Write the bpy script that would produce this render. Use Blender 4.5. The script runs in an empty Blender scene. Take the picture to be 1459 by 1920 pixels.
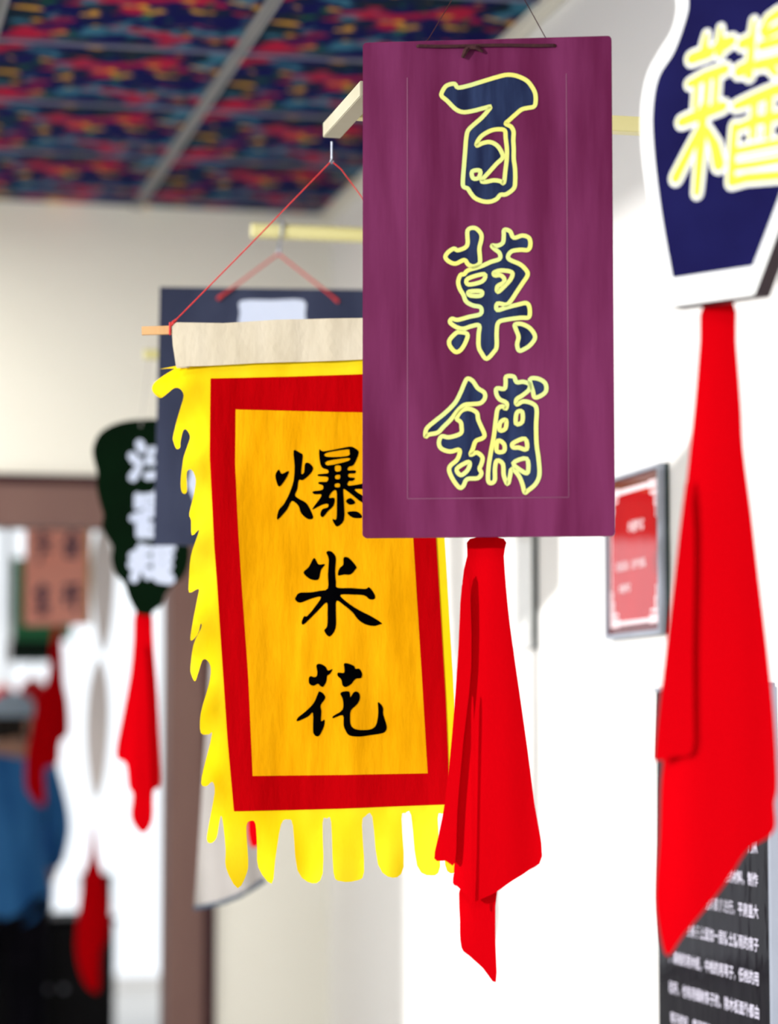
import bpy, bmesh, math, random
from mathutils import Vector, Matrix
from mathutils.geometry import delaunay_2d_cdt

random.seed(7)
scene = bpy.context.scene
COL = scene.collection

# ------------------------------------------------------------------ camera
FPX = 4900.0                     # focal length in pixels of the 1459 x 1920 frame
YAW, PITCH = math.radians(12.88), math.radians(4.78)
CAM = Vector((0, 0, 1.5))
cd = bpy.data.cameras.new('camera')
cam = bpy.data.objects.new('camera', cd); COL.objects.link(cam)
cam.location = CAM
cam.rotation_euler = (math.pi / 2 + PITCH, 0, -YAW)
cd.sensor_fit = 'VERTICAL'; cd.sensor_height = 36.0
cd.lens = 36.0 * FPX / 1920.0
cd.clip_start = 0.05
cd.dof.use_dof = True
cd.dof.focus_distance = 4.27
cd.dof.aperture_fstop = 1.9
scene.camera = cam

# ------------------------------------------------------------------ world, sun, window light, exposure
w = bpy.data.worlds.new('overcast_sky'); scene.world = w; w.use_nodes = True
bg = w.node_tree.nodes['Background']
bg.inputs[0].default_value = (0.90, 0.95, 1.0, 1); bg.inputs[1].default_value = 1.45

sd = bpy.data.lights.new('sun', 'SUN'); sun = bpy.data.objects.new('sun', sd); COL.objects.link(sun)
sun.rotation_euler = Vector((1.0, 0.50, -0.165)).to_track_quat('-Z', 'Y').to_euler()
sun.location = (-5, 1, 4)
sd.energy = 3.6; sd.angle = math.radians(1.8); sd.color = (1.0, 0.97, 0.93)

vs = scene.view_settings
vs.view_transform = 'Standard'; vs.look = 'None'; vs.gamma = 1.0; vs.use_curve_mapping = False
vs.exposure = 0.0

# ------------------------------------------------------------------ frame helpers
FW = Vector((math.sin(YAW) * math.cos(PITCH), math.cos(YAW) * math.cos(PITCH), math.sin(PITCH)))
RT = Vector((math.cos(YAW), -math.sin(YAW), 0))
UPV = RT.cross(FW)
UP = Vector((0, 0, 1))
def ray(px, py): return FW + RT * ((px - 729.5) / FPX) - UPV * ((py - 960) / FPX)
def at(px, py, D): return CAM + ray(px, py) * D
def on_axis(px, py, ax, val):
    d = ray(px, py); return CAM + d * ((val - CAM[ax]) / d[ax])

class Frame:
    """a plane in the room: origin, horizontal axis h (left to right for its viewer), up axis v, normal n towards its viewer"""
    def __init__(s, o, h, v=UP):
        s.o = Vector(o); s.h = Vector(h).normalized(); s.n = s.h.cross(Vector(v)).normalized(); s.v = s.n.cross(s.h).normalized()
    def uv(s, px, py):
        d = ray(px, py); t = (s.o - CAM).dot(s.n) / d.dot(s.n); p = CAM + d * t - s.o
        return Vector((p.dot(s.h), p.dot(s.v)))
    def uvs(s, pts): return [s.uv(*p) for p in pts]
    def pt(s, u, w_, d=0.0): return s.o + s.h * u + s.v * w_ + s.n * d
def yawed(a_deg):
    """horizontal axis turned so that its left end is further away by a_deg, against the picture plane"""
    a = math.radians(a_deg); fh = Vector((math.sin(YAW), math.cos(YAW), 0))
    return RT * math.cos(a) - fh * math.sin(a)

# ------------------------------------------------------------------ mesh helpers
ORG = {}
def base_of(p): return ORG.get(p.name, Vector((0, 0, 0))) if p else Vector((0, 0, 0))
def obj(name, verts, faces, mat, parent=None, smooth=False, origin=None):
    o0 = base_of(parent) if parent else (Vector(origin) if origin is not None else Vector((0, 0, 0)))
    me = bpy.data.meshes.new(name)
    me.from_pydata([tuple(Vector(v) - o0) for v in verts], [], faces)
    bm = bmesh.new(); bm.from_mesh(me)
    bmesh.ops.recalc_face_normals(bm, faces=bm.faces); bm.to_mesh(me); bm.free()
    if smooth:
        for p in me.polygons: p.use_smooth = True
        me.set_sharp_from_angle(angle=math.radians(50))
    if mat is not None: me.materials.append(mat)
    o = bpy.data.objects.new(name, me); COL.objects.link(o)
    if parent: o.parent = parent
    else: o.location = o0
    ORG[o.name] = o0
    return o
def empty(name, loc, label, cat, group=None):
    o = bpy.data.objects.new(name, None); COL.objects.link(o); o.location = loc; o.empty_display_size = 0.05
    ORG[o.name] = Vector(loc); tag(o, label, cat, group); return o
def tag(o, label, cat, group=None):
    o['label'] = label; o['category'] = cat
    if group: o['group'] = group
    return o
def structure(o): o['kind'] = 'structure'; return o

def box(c0, c1):
    x0, y0, z0 = c0; x1, y1, z1 = c1
    v = [(x0,y0,z0),(x1,y0,z0),(x1,y1,z0),(x0,y1,z0),(x0,y0,z1),(x1,y0,z1),(x1,y1,z1),(x0,y1,z1)]
    f = [(0,3,2,1),(4,5,6,7),(0,1,5,4),(1,2,6,5),(2,3,7,6),(3,0,4,7)]
    return v, f
def join(parts):
    V, F = [], []
    for v, f in parts:
        n = len(V); V += [tuple(p) for p in v]; F += [tuple(i + n for i in q) for q in f]
    return V, F
def fbox(fr, u0, w0, u1, w1, d0, d1):
    v, f = box((u0, w0, d0), (u1, w1, d1)); return [fr.pt(*p) for p in v], f
def bevelled_box(c0, c1, b=0.004):
    bm = bmesh.new(); v, f = box(c0, c1); vs_ = [bm.verts.new(p) for p in v]
    for q in f: bm.faces.new([vs_[i] for i in q])
    bmesh.ops.bevel(bm, geom=bm.edges[:], offset=b, segments=2, affect='EDGES')
    bm.verts.index_update(); r = [tuple(p.co) for p in bm.verts], [tuple(x.index for x in q.verts) for q in bm.faces]; bm.free(); return r
def tube(pts, r, n=8, cap=True):
    pts = [Vector(p) for p in pts]; V, F = [], []
    rs = r if isinstance(r, (list, tuple)) else [r] * len(pts)
    prev = None
    for i, p in enumerate(pts):
        t = (pts[min(i + 1, len(pts) - 1)] - pts[max(i - 1, 0)]).normalized()
        if prev is None:
            a = t.cross(UP)
            if a.length < 1e-3: a = t.cross(Vector((1, 0, 0)))
            a.normalize()
        else: a = (prev - t * prev.dot(t)).normalized()
        prev = a; b = t.cross(a)
        for k in range(n):
            th = 2 * math.pi * k / n; V.append(p + (a * math.cos(th) + b * math.sin(th)) * rs[i])
    for i in range(len(pts) - 1):
        for k in range(n): F.append((i*n+k, i*n+(k+1)%n, (i+1)*n+(k+1)%n, (i+1)*n+k))
    if cap: F.append(tuple(range(n))[::-1]); F.append(tuple((len(pts)-1)*n + k for k in range(n)))
    return V, F

def smooth_loop(pts, sub=4):
    n = len(pts); out = []; P = [Vector(p[:2]) for p in pts]
    for i in range(n):
        p0, p1, p2, p3 = P[i-1], P[i], P[(i+1) % n], P[(i+2) % n]
        for k in range(sub):
            t = k / sub
            out.append(0.5 * ((2*p1) + (p2-p0)*t + (2*p0-5*p1+4*p2-p3)*t*t + (3*p1-p0-3*p2+p3)*t*t*t))
    return out
def dense(pts, step):
    out = []; n = len(pts)
    for i in range(n):
        a, b = Vector(pts[i]), Vector(pts[(i+1) % n]); m = max(1, int((b - a).length / step))
        out += [a.lerp(b, k / m) for k in range(m)]
    return out
def inside(p, loops):
    c = False
    for L in loops:
        n = len(L); j = n - 1
        for i in range(n):
            if (L[i][1] > p[1]) != (L[j][1] > p[1]) and p[0] < (L[j][0]-L[i][0])*(p[1]-L[i][1])/(L[j][1]-L[i][1]) + L[i][0]: c = not c
            j = i
    return c
def fill(loops, step=None):
    """triangulate closed 2D loops (even-odd), with inner points every `step`"""
    V, E = [], []
    for L in loops:
        b = len(V); V += [Vector(p) for p in L]; E += [(b + i, b + (i + 1) % len(L)) for i in range(len(L))]
    if step:
        xs = [p[0] for p in V]; ys = [p[1] for p in V]; y = min(ys) + step * 0.5; r = 0
        while y < max(ys):
            x = min(xs) + step * (0.5 + 0.5 * (r % 2))
            while x < max(xs):
                if inside((x, y), loops): V.append(Vector((x, y)))
                x += step
            y += step * 0.9; r += 1
    ov, oe, of = delaunay_2d_cdt(V, E, [], 0, 1e-7)[:3]
    F = []
    for t in of:
        c = sum((ov[i] for i in t), Vector((0, 0))) / 3
        if inside(c, loops): F.append(tuple(t))
    used = sorted({i for t in F for i in t}); mp = {k: n for n, k in enumerate(used)}
    return [ov[i] for i in used], [tuple(mp[i] for i in t) for t in F]
def slab(loops, mapper, d_front, d_back, step=None):
    """thick sheet; mapper(u, w, d) -> point"""
    v2, f = fill(loops, step); n = len(v2)
    V = [mapper(p[0], p[1], d_front) for p in v2] + [mapper(p[0], p[1], d_back) for p in v2]
    F = list(f) + [tuple(i + n for i in t[::-1]) for t in f]
    cnt = {}
    for t in f:
        for k in range(3):
            a, b = t[k], t[(k+1) % 3]; cnt[(a, b)] = cnt.get((a, b), 0) + 1
    for (a, b) in cnt:
        if (b, a) not in cnt: F.append((a, a + n, b + n, b))
    return V, F
def ribbon(loop, wd, mapper, d, closed=True):
    n = len(loop); V, F = [], []
    for i in range(n):
        a = loop[i-1] if (closed or i) else loop[i]; b = loop[(i+1) % n] if (closed or i < n-1) else loop[i]
        t = Vector(b) - Vector(a)
        if t.length < 1e-9: t = Vector((1, 0))
        t.normalize(); nn = Vector((-t[1], t[0])); p = Vector(loop[i])
        for s in (1, -1):
            q = p + nn * wd * 0.5 * s; V.append(mapper(q[0], q[1], d))
    m = n if closed else n - 1
    for i in range(m):
        j = (i + 1) % n; F.append((2*i, 2*i+1, 2*j+1, 2*j))
    return V, F
def stroke_loop(pts, widths):
    """round-ended brush stroke outline around a polyline"""
    P = [Vector(p) for p in pts]; L, Rr = [], []
    W = widths if isinstance(widths, (list, tuple)) else [widths] * len(P)
    for i, p in enumerate(P):
        t = (P[min(i+1, len(P)-1)] - P[max(i-1, 0)]).normalized(); nn = Vector((-t[1], t[0]))
        L.append(p + nn * W[i] / 2); Rr.append(p - nn * W[i] / 2)
    t1 = (P[-1] - P[-2]).normalized(); t0 = (P[0] - P[1]).normalized()
    n1 = Vector((-t1[1], t1[0])); n0 = Vector((-t0[1], t0[0]))
    cap1 = [P[-1] + (n1 * math.cos(a) + t1 * math.sin(a)) * W[-1] / 2 for a in (math.pi*k/5 for k in range(1, 5))]
    cap0 = [P[0] + (n0 * math.cos(a) + t0 * math.sin(a)) * W[0] / 2 for a in (math.pi*k/5 for k in range(1, 5))]
    return L + cap1 + Rr[::-1] + cap0
def Z(pts, x0, y0, s): return [(x0 + x / s, y0 + y / s) for x, y in pts]

# ------------------------------------------------------------------ materials
def node(nt, t, **kw):
    n = nt.nodes.new(t)
    for k, v in kw.items(): setattr(n, k, v)
    return n
def rgba(c): return (c[0], c[1], c[2], 1)
def mat(name, c, rough=0.6, spec=0.4, c2=None, scale=6.0, stretch=(1, 1, 1), bump=0.0, bscale=None, metal=0.0, transl=0.0, contrast=(0.35, 0.65), coat=0.0):
    m = bpy.data.materials.new(name); m.use_nodes = True; nt = m.node_tree; b = nt.nodes['Principled BSDF']
    b.inputs['Roughness'].default_value = rough; b.inputs['Specular IOR Level'].default_value = spec
    b.inputs['Metallic'].default_value = metal; b.inputs['Base Color'].default_value = rgba(c); b.inputs['Coat Weight'].default_value = coat
    tc = node(nt, 'ShaderNodeTexCoord'); mp = node(nt, 'ShaderNodeMapping'); mp.inputs['Scale'].default_value = stretch
    nt.links.new(tc.outputs['Object'], mp.inputs['Vector'])
    col = None
    if c2 is not None:
        nz = node(nt, 'ShaderNodeTexNoise'); nz.inputs['Scale'].default_value = scale; nz.inputs['Detail'].default_value = 5
        nt.links.new(mp.outputs[0], nz.inputs['Vector'])
        r = node(nt, 'ShaderNodeMapRange'); r.inputs[1].default_value = contrast[0]; r.inputs[2].default_value = contrast[1]
        nt.links.new(nz.outputs['Fac'], r.inputs[0])
        mx = node(nt, 'ShaderNodeMix', data_type='RGBA'); mx.inputs['A'].default_value = rgba(c); mx.inputs['B'].default_value = rgba(c2)
        nt.links.new(r.outputs[0], mx.inputs['Factor']); nt.links.new(mx.outputs['Result'], b.inputs['Base Color']); col = mx.outputs['Result']
    if bump:
        nb = node(nt, 'ShaderNodeTexNoise'); nb.inputs['Scale'].default_value = bscale or scale; nb.inputs['Detail'].default_value = 3
        nt.links.new(mp.outputs[0], nb.inputs['Vector'])
        bp = node(nt, 'ShaderNodeBump'); bp.inputs['Strength'].default_value = bump; bp.inputs['Distance'].default_value = 0.01
        nt.links.new(nb.outputs['Fac'], bp.inputs['Height']); nt.links.new(bp.outputs[0], b.inputs['Normal'])
    if transl:
        tr = node(nt, 'ShaderNodeBsdfTranslucent'); tr.inputs[0].default_value = rgba(c)
        if col: nt.links.new(col, tr.inputs[0])
        ms = node(nt, 'ShaderNodeMixShader'); ms.inputs[0].default_value = transl
        nt.links.new(b.outputs[0], ms.inputs[1]); nt.links.new(tr.outputs[0], ms.inputs[2])
        nt.links.new(ms.outputs[0], nt.nodes['Material Output'].inputs[0])
    return m
def ceiling_mat():
    m = bpy.data.materials.new('ceiling_brocade_print'); m.use_nodes = True; nt = m.node_tree; b = nt.nodes['Principled BSDF']
    b.inputs['Roughness'].default_value = 0.7; b.inputs['Specular IOR Level'].default_value = 0.02
    tc = node(nt, 'ShaderNodeTexCoord')
    def layer(prev, color, scale, st, off, lo, hi, detail=2.5):
        mp = node(nt, 'ShaderNodeMapping'); mp.inputs['Scale'].default_value = st; mp.inputs['Location'].default_value = off
        nt.links.new(tc.outputs['Object'], mp.inputs['Vector'])
        nz = node(nt, 'ShaderNodeTexNoise'); nz.inputs['Scale'].default_value = scale; nz.inputs['Detail'].default_value = detail
        nt.links.new(mp.outputs[0], nz.inputs['Vector'])
        r = node(nt, 'ShaderNodeMapRange'); r.inputs[1].default_value = lo; r.inputs[2].default_value = hi
        nt.links.new(nz.outputs['Fac'], r.inputs[0])
        mx = node(nt, 'ShaderNodeMix', data_type='RGBA')
        if prev is None: mx.inputs['A'].default_value = rgba((0.002, 0.003, 0.065))
        else: nt.links.new(prev, mx.inputs['A'])
        mx.inputs['B'].default_value = rgba(color); nt.links.new(r.outputs[0], mx.inputs['Factor']); return mx.outputs['Result']
    c = layer(None, (0.003, 0.012, 0.028), 7, (1, 1, 1), (9, 4, 0), 0.50, 0.58)
    c = layer(c, (0.03, 0.13, 0.21), 8, (1, 0.9, 1), (3, 1, 0), 0.55, 0.62)
    c = layer(c, (0.33, 0.008, 0.04), 7, (0.8, 1, 1), (0, 7, 0), 0.54, 0.60)
    c = layer(c, (0.01, 0.09, 0.03), 13, (1, 1, 1), (5, 5, 0), 0.64, 0.69)
    c = layer(c, (0.50, 0.26, 0.03), 13, (0.8, 1, 1), (2, 9, 0), 0.60, 0.66)
    nt.links.new(c, b.inputs['Base Color']); return m

M = {}
M['wall'] = mat('painted_plaster', (0.918, 0.9027, 0.816), 0.75, 0.2, c2=(0.9486, 0.9333, 0.8517), scale=1.5, bump=0.03, bscale=60)
M['wall_white'] = mat('white_plaster', (0.86, 0.855, 0.85), 0.7, 0.25, c2=(0.88, 0.875, 0.87), scale=1.5, bump=0.03, bscale=60)
M['ceil'] = ceiling_mat()
M['slab'] = mat('ceiling_slab', (0.3, 0.3, 0.32), 0.8)
M['tee'] = mat('tee_bar_grey', (0.22, 0.23, 0.25), 0.6, 0.15, c2=(0.27, 0.27, 0.28), scale=9)
M['tee_dark'] = mat('tee_bar_slot', (0.10, 0.11, 0.10), 0.6)
M['tee_blue'] = mat('cross_tee_blue_grey', (0.11475, 0.12825, 0.2295), 0.6, 0.12, c2=(0.1755, 0.1755, 0.2565), scale=7)
M['cove'] = mat('cove_trim_white', (0.72, 0.70, 0.63), 0.5, 0.3)
M['floor'] = mat('floor_tile', (0.62, 0.60, 0.56), 0.3, 0.5, c2=(0.66, 0.64, 0.60), scale=3)
M['frame_brown'] = mat('door_frame_brown', (0.18088, 0.09996, 0.08949), 0.55, 0.2, c2=(0.20468, 0.119, 0.10282), scale=5, stretch=(1, 1, 0.3))
M['frame_dark'] = mat('door_edge_dark', (0.030, 0.004, 0.008), 0.5, 0.3, c2=(0.04, 0.008, 0.01), scale=6)
M['alu'] = mat('window_alu', (0.75, 0.76, 0.78), 0.4, 0.5, c2=(0.7, 0.71, 0.73), scale=5)
M['maroon'] = mat('burgundy_paint', (0.084, 0.00588, 0.03885), 0.5, 0.08, c2=(0.1302, 0.01785, 0.0735), scale=5, stretch=(3.2, 3.2, 0.45), bump=0.05, bscale=30, contrast=(0.38, 0.62))
M['maroon_edge'] = mat('burgundy_edge', (0.16, 0.05, 0.05), 0.6, c2=(0.12, 0.02, 0.04), scale=20)
M['navy'] = mat('navy_brush_paint', (0.00672, 0.01176, 0.04032), 0.6, 0.06, c2=(0.01848, 0.03192, 0.084), scale=12, stretch=(4, 4, 0.6))
M['lemon'] = mat('pale_yellow_outline', (0.6048, 0.5859, 0.14175), 0.7, 0.05, c2=(0.4914, 0.5859, 0.23625), scale=10)
M['pencil'] = mat('faded_line', (0.1785, 0.0462, 0.1092), 0.6, c2=(0.1155, 0.021, 0.0672), scale=12, stretch=(1, 1, 0.3))
M['twine'] = mat('dark_twine', (0.035, 0.012, 0.018), 0.9, 0.1, c2=(0.05, 0.02, 0.02), scale=200)
M['red_cord'] = mat('red_cord', (0.42, 0.03, 0.03), 0.8, 0.1, c2=(0.5, 0.05, 0.05), scale=150)
M['red_cloth'] = mat('red_cloth', (0.6061, 0.00061, 0.00444), 0.9, 0.0, c2=(0.50508, 0.0004, 0.00364), scale=3, stretch=(1, 1, 0.35), bump=0.06, bscale=240, transl=0.22)
M['yellow'] = mat('banner_yellow_edging', (0.80136, 0.56146, 0.00501), 0.9, 0.0, c2=(0.8586, 0.7289, 0.02255), scale=7, stretch=(1, 1, 0.5), bump=0.05, bscale=200, transl=0.25)
M['field'] = mat('banner_golden_field', (0.6468, 0.28925, 0.00155), 0.9, 0.0, c2=(0.8085, 0.39519, 0.00388), scale=9, stretch=(2.2, 2.2, 0.55), bump=0.22, bscale=40, transl=0.2)
M['banner_red'] = mat('banner_red_border', (0.34213, 0.00044, 0.00208), 0.9, 0.0, c2=(0.4165, 0.00075, 0.00297), scale=8, stretch=(2, 2, 0.5), bump=0.22, bscale=40, transl=0.15)
M['sleeve'] = mat('banner_cream_sleeve', (0.55944, 0.49896, 0.378), 0.85, 0.03, c2=(0.648, 0.58968, 0.46872), scale=9, stretch=(2, 2, 0.7), bump=0.1, bscale=60, transl=0.2)
M['ink'] = mat('black_ink', (0.0005, 0.0005, 0.0008), 0.9, 0.0, c2=(0.001, 0.001, 0.0014), scale=20)
M['wood_stick'] = mat('bare_wood_rod', (0.47124, 0.27132, 0.12138), 0.7, 0.1, c2=(0.54264, 0.32844, 0.15708), scale=8, stretch=(8, 1, 1))
M['cream_wood'] = mat('cream_painted_wood', (0.3468, 0.32368, 0.2312), 0.6, 0.3, c2=(0.38148, 0.35836, 0.27166), scale=9)
M['pole'] = mat('yellowish_pole', (0.56, 0.52, 0.22), 0.45, 0.4, c2=(0.64, 0.60, 0.30), scale=6, stretch=(0.6, 2, 2))
M['steel'] = mat('steel_wire', (0.30, 0.32, 0.38), 0.35, 0.5, metal=0.7, c2=(0.22, 0.24, 0.30), scale=60)
M['slate'] = mat('slate_board_paint', (0.01365, 0.01821, 0.04311), 0.5, 0.18, c2=(0.02731, 0.03449, 0.06888), scale=6, stretch=(1.6, 1.6, 0.6), bump=0.05, bscale=20)
M['pale_blue'] = mat('pale_blue_white_paint', (0.44, 0.496, 0.64), 0.6, 0.2, c2=(0.48, 0.536, 0.664), scale=6)
M['green'] = mat('dark_green_paint', (0.00013, 0.00462, 0.00092), 0.7, 0.03, c2=(0.00017, 0.0063, 0.00126), scale=6)
M['vase_navy'] = mat('vase_navy_paint', (0.00225, 0.00165, 0.0375), 0.6, 0.04, c2=(0.00487, 0.00487, 0.05625), scale=7, bump=0.03)
M['white_paint'] = mat('white_gloss_paint', (0.86, 0.88, 0.88), 0.5, 0.3, c2=(0.84, 0.86, 0.86), scale=8)
M['vase_edge'] = mat('dark_brown_edge', (0.012, 0.004, 0.009), 0.6, 0.2, c2=(0.02, 0.008, 0.012), scale=20)
M['bright_yellow'] = mat('yellow_brush_paint', (0.72, 0.6984, 0.042), 0.7, 0.05, c2=(0.72, 0.6984, 0.0504), scale=9)
M['poster_red'] = mat('glossy_red_print', (0.41783, 0.00269, 0.00539), 0.05, 0.30, c2=(0.3774, 0.00202, 0.00539), scale=5, bump=0.05, bscale=22, stretch=(1, 1.6, 0.3))
M['poster_dark'] = mat('glossy_dark_red_print', (0.10, 0.006, 0.010), 0.05, 0.30, c2=(0.12, 0.008, 0.012), scale=5, bump=0.05, bscale=22, stretch=(1, 1.6, 0.3))
M['poster_reflection'] = mat('print_reflection_white', (0.82, 0.82, 0.80), 0.12, 0.5, c2=(0.8, 0.8, 0.78), scale=5, bump=0.01, bscale=14)  # bright reflection of the far room painted as a white base colour
M['print_pink'] = mat('white_print', (0.80, 0.62, 0.68), 0.4, 0.4, c2=(0.82, 0.66, 0.70), scale=30)
M['poster_frame'] = mat('grey_plastic_frame', (0.26, 0.29, 0.36), 0.4, 0.4, c2=(0.30, 0.33, 0.40), scale=8)
M['poster_edge'] = mat('dark_frame_edge', (0.012, 0.03, 0.03), 0.5, 0.3, c2=(0.02, 0.04, 0.04), scale=10)
M['panel'] = mat('glossy_dark_panel', (0.00504, 0.00294, 0.00672), 0.04, 0.035, c2=(0.00378, 0.00252, 0.00462), scale=4, bump=0.14, bscale=13, stretch=(1, 1.4, 0.4))
M['panel_text'] = mat('lilac_white_print', (0.62, 0.60, 0.74), 0.5, 0.3, c2=(0.66, 0.64, 0.78), scale=30)
M['linen'] = mat('grey_white_linen', (0.396, 0.3762, 0.363), 0.85, 0.05, c2=(0.4224, 0.4026, 0.3894), scale=8, bump=0.06, bscale=150, transl=0.12)
M['slate_hem'] = mat('slate_blue_hem', (0.05, 0.075, 0.11), 0.8, 0.05, c2=(0.07, 0.09, 0.13), scale=30)
M['salmon'] = mat('salmon_board_paint', (0.95, 0.36366, 0.28101), 0.6, 0.2, c2=(0.95, 0.41325, 0.3306), scale=6)
M['gold_edge'] = mat('ochre_edge', (0.70, 0.40, 0.10), 0.5, 0.3, c2=(0.6, 0.34, 0.08), scale=9)
M['violet_ink'] = mat('violet_grey_ink', (0.05, 0.035, 0.08), 0.7, 0.1, c2=(0.08, 0.06, 0.11), scale=20)
M['leaf_green'] = mat('mid_green_board', (0.03, 0.20, 0.075), 0.6, 0.2, c2=(0.04, 0.24, 0.10), scale=5)
M['black_green'] = mat('black_green_band', (0.001, 0.010, 0.004), 0.6, 0.2, c2=(0.002, 0.014, 0.006), scale=5)
M['pale_grey'] = mat('pale_grey_paint', (0.80, 0.73, 0.73), 0.6, 0.2, c2=(0.84, 0.77, 0.77), scale=5)
M['cabinet'] = mat('black_lacquer', (0.003, 0.003, 0.004), 0.6, 0.2, c2=(0.005, 0.004, 0.006), scale=5)
M['blue_coat'] = mat('blue_denim_cloth', (0.02415, 0.12937, 0.3795), 0.85, 0.1, c2=(0.05175, 0.22425, 0.552), scale=4, stretch=(3, 3, 0.5), bump=0.1, bscale=20)
M['black_cloth'] = mat('black_trouser_cloth', (0.004, 0.004, 0.006), 0.9, 0.05, c2=(0.007, 0.006, 0.01), scale=8)
M['skin'] = mat('skin', (0.46, 0.25, 0.18), 0.55, 0.3, c2=(0.50, 0.28, 0.20), scale=20)
M['cap'] = mat('pale_blue_cap', (0.38, 0.48, 0.60), 0.8, 0.1, c2=(0.44, 0.54, 0.66), scale=12)
M['hair'] = mat('dark_hair', (0.012, 0.008, 0.007), 0.6, 0.2, c2=(0.02, 0.014, 0.01), scale=40)
M['lantern'] = mat('lantern_red', (0.70, 0.02, 0.03), 0.6, 0.2, c2=(0.6, 0.015, 0.02), scale=8, transl=0.4)
M['shoe'] = mat('black_shoe', (0.01, 0.01, 0.01), 0.4, 0.4, c2=(0.015, 0.014, 0.013), scale=15)
tg = mat('added_lamp_glow', (0.9, 0.9, 0.86), 0.5, 0.2); tgb = tg.node_tree.nodes['Principled BSDF']
tgb.inputs['Emission Color'].default_value = (1, 0.97, 0.9, 1); tgb.inputs['Emission Strength'].default_value = 4.0; M['added_tube_glow'] = tg  # emission for the added, unseen tube lamps
g = bpy.data.materials.new('window_glass'); g.use_nodes = True
nt = g.node_tree; gl = node(nt, 'ShaderNodeBsdfGlossy'); gl.inputs['Roughness'].default_value = 0.02; tp = node(nt, 'ShaderNodeBsdfTransparent')
ms = node(nt, 'ShaderNodeMixShader'); fr_ = node(nt, 'ShaderNodeFresnel'); fr_.inputs[0].default_value = 1.3
nt.links.new(fr_.outputs[0], ms.inputs[0]); nt.links.new(tp.outputs[0], ms.inputs[1]); nt.links.new(gl.outputs[0], ms.inputs[2])
nt.links.new(ms.outputs[0], nt.nodes['Material Output'].inputs[0]); M['glass'] = g

# ------------------------------------------------------------------ the room
XW, YB, ZC = 1.7177, 8.381, 3.2          # right wall, back wall, ceiling
XL, YR = -0.85, -4.0                      # left wall, rear wall
structure(obj('floor', *box((-4.2, YR - 0.2, -0.1), (3.2, 16.2, 0)), M['floor']))
structure(obj('wall_right', *box((XW, YR, 0), (XW + 0.12, YB, ZC + 0.1)), M['wall_white']))
# left wall: one long run of tall glazing that lets the sun onto the right wall
GY0, GY1, GZ0, GZ1 = -1.5, 6.05, 0.25, 3.16
structure(obj('wall_left', *join([box((XL - 0.15, YR, 0), (XL, GY0, ZC + 0.1)), box((XL - 0.15, GY1, 0), (XL, YB, ZC + 0.1)), box((XL - 0.15, GY0, 0), (XL, GY1, GZ0)), box((XL - 0.15, GY0, GZ1), (XL, GY1, ZC + 0.1))]), M['wall_white']))
P = [box((XL - 0.10, q, GZ0), (XL - 0.05, q + 0.05, GZ1)) for q in (GY0, 1.15, GY1 - 0.05)] + [box((XL - 0.10, GY0, GZ0), (XL - 0.05, GY1, GZ0 + 0.05)), box((XL - 0.10, GY0, GZ1 - 0.03), (XL - 0.05, GY1, GZ1))]
wl = structure(obj('window_1', *join(P), M['alu']))
structure(obj('wall_rear', *box((XL - 0.15, YR - 0.15, 0), (XW + 0.12, YR, ZC + 0.1)), M['wall_white']))
# back wall with the doorway
DX0, DX1, DZ = -0.55, 1.19, 2.152        # clear opening
structure(obj('wall_back', *join([box((-3.6, YB, 0), (DX0 - 0.12, YB + 0.14, ZC + 0.1)), box((DX1 + 0.12, YB, 0), (3.15, YB + 0.14, ZC + 0.1)),
    box((DX0 - 0.12, YB, DZ + 0.13), (DX1 + 0.12, YB + 0.14, ZC + 0.1))]), M['wall']))
df = structure(obj('trim_1', *join([box((DX1, YB - 0.012, 0), (DX1 + 0.115, YB + 0.16, DZ + 0.135)), box((DX0 - 0.115, YB - 0.012, 0), (DX0, YB + 0.16, DZ + 0.135)),
    box((DX0, YB - 0.012, DZ), (DX1, YB + 0.16, DZ + 0.135))]), M['frame_brown']))
obj('dark_edge', *join([box((DX1 + 0.115, YB - 0.02, 0), (DX1 + 0.152, YB + 0.002, DZ + 0.165)), box((DX0 - 0.152, YB - 0.02, 0), (DX0 - 0.115, YB + 0.002, DZ + 0.165)),
    box((DX0 - 0.115, YB - 0.02, DZ + 0.135), (DX1 + 0.115, YB + 0.002, DZ + 0.165))]), M['frame_dark'], df)
# ceiling: slab, printed tiles, tee bars
cl = structure(obj('ceiling', *box((XL - 0.15, YR - 0.15, ZC + 0.02), (XW + 0.12, YB + 0.14, ZC + 0.12)), M['slab']))
TX, TY, T = 1.071, 8.251, 0.6205
tile_me = None
ty = 0
rows = [TY + 0.0 - T * k for k in range(0, 20)]
for yy in [TY + T] + rows:
    y0, y1 = yy - T + 0.008, min(yy - 0.008, YB)
    if y1 < 2.0 or y1 - y0 < 0.02: continue
    for k in range(-5, 1):
        x0 = TX + k * T + 0.012; x1 = x0 + T - 0.024
        if yy > TY:                                   # cut row against the back wall
            o = obj('ceiling_tile', *box((x0, y0, ZC + 0.004), (x1, y1, ZC + 0.016)), M['ceil'], cl); continue
        if tile_me is None:
            v, f = box((0, 0, 0), (T - 0.024, T - 0.016, 0.012)); tile_me = bpy.data.meshes.new('ceiling_tile'); tile_me.from_pydata(v, [], f); tile_me.materials.append(M['ceil'])
        o = bpy.data.objects.new('ceiling_tile', tile_me); COL.objects.link(o); o.parent = cl; o.location = (x0, y0, ZC + 0.004)
obj('ceiling_lining', *box((XL, YR, ZC + 0.006), (XW, 2.0, ZC + 0.02)), M['ceil'], cl)
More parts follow.
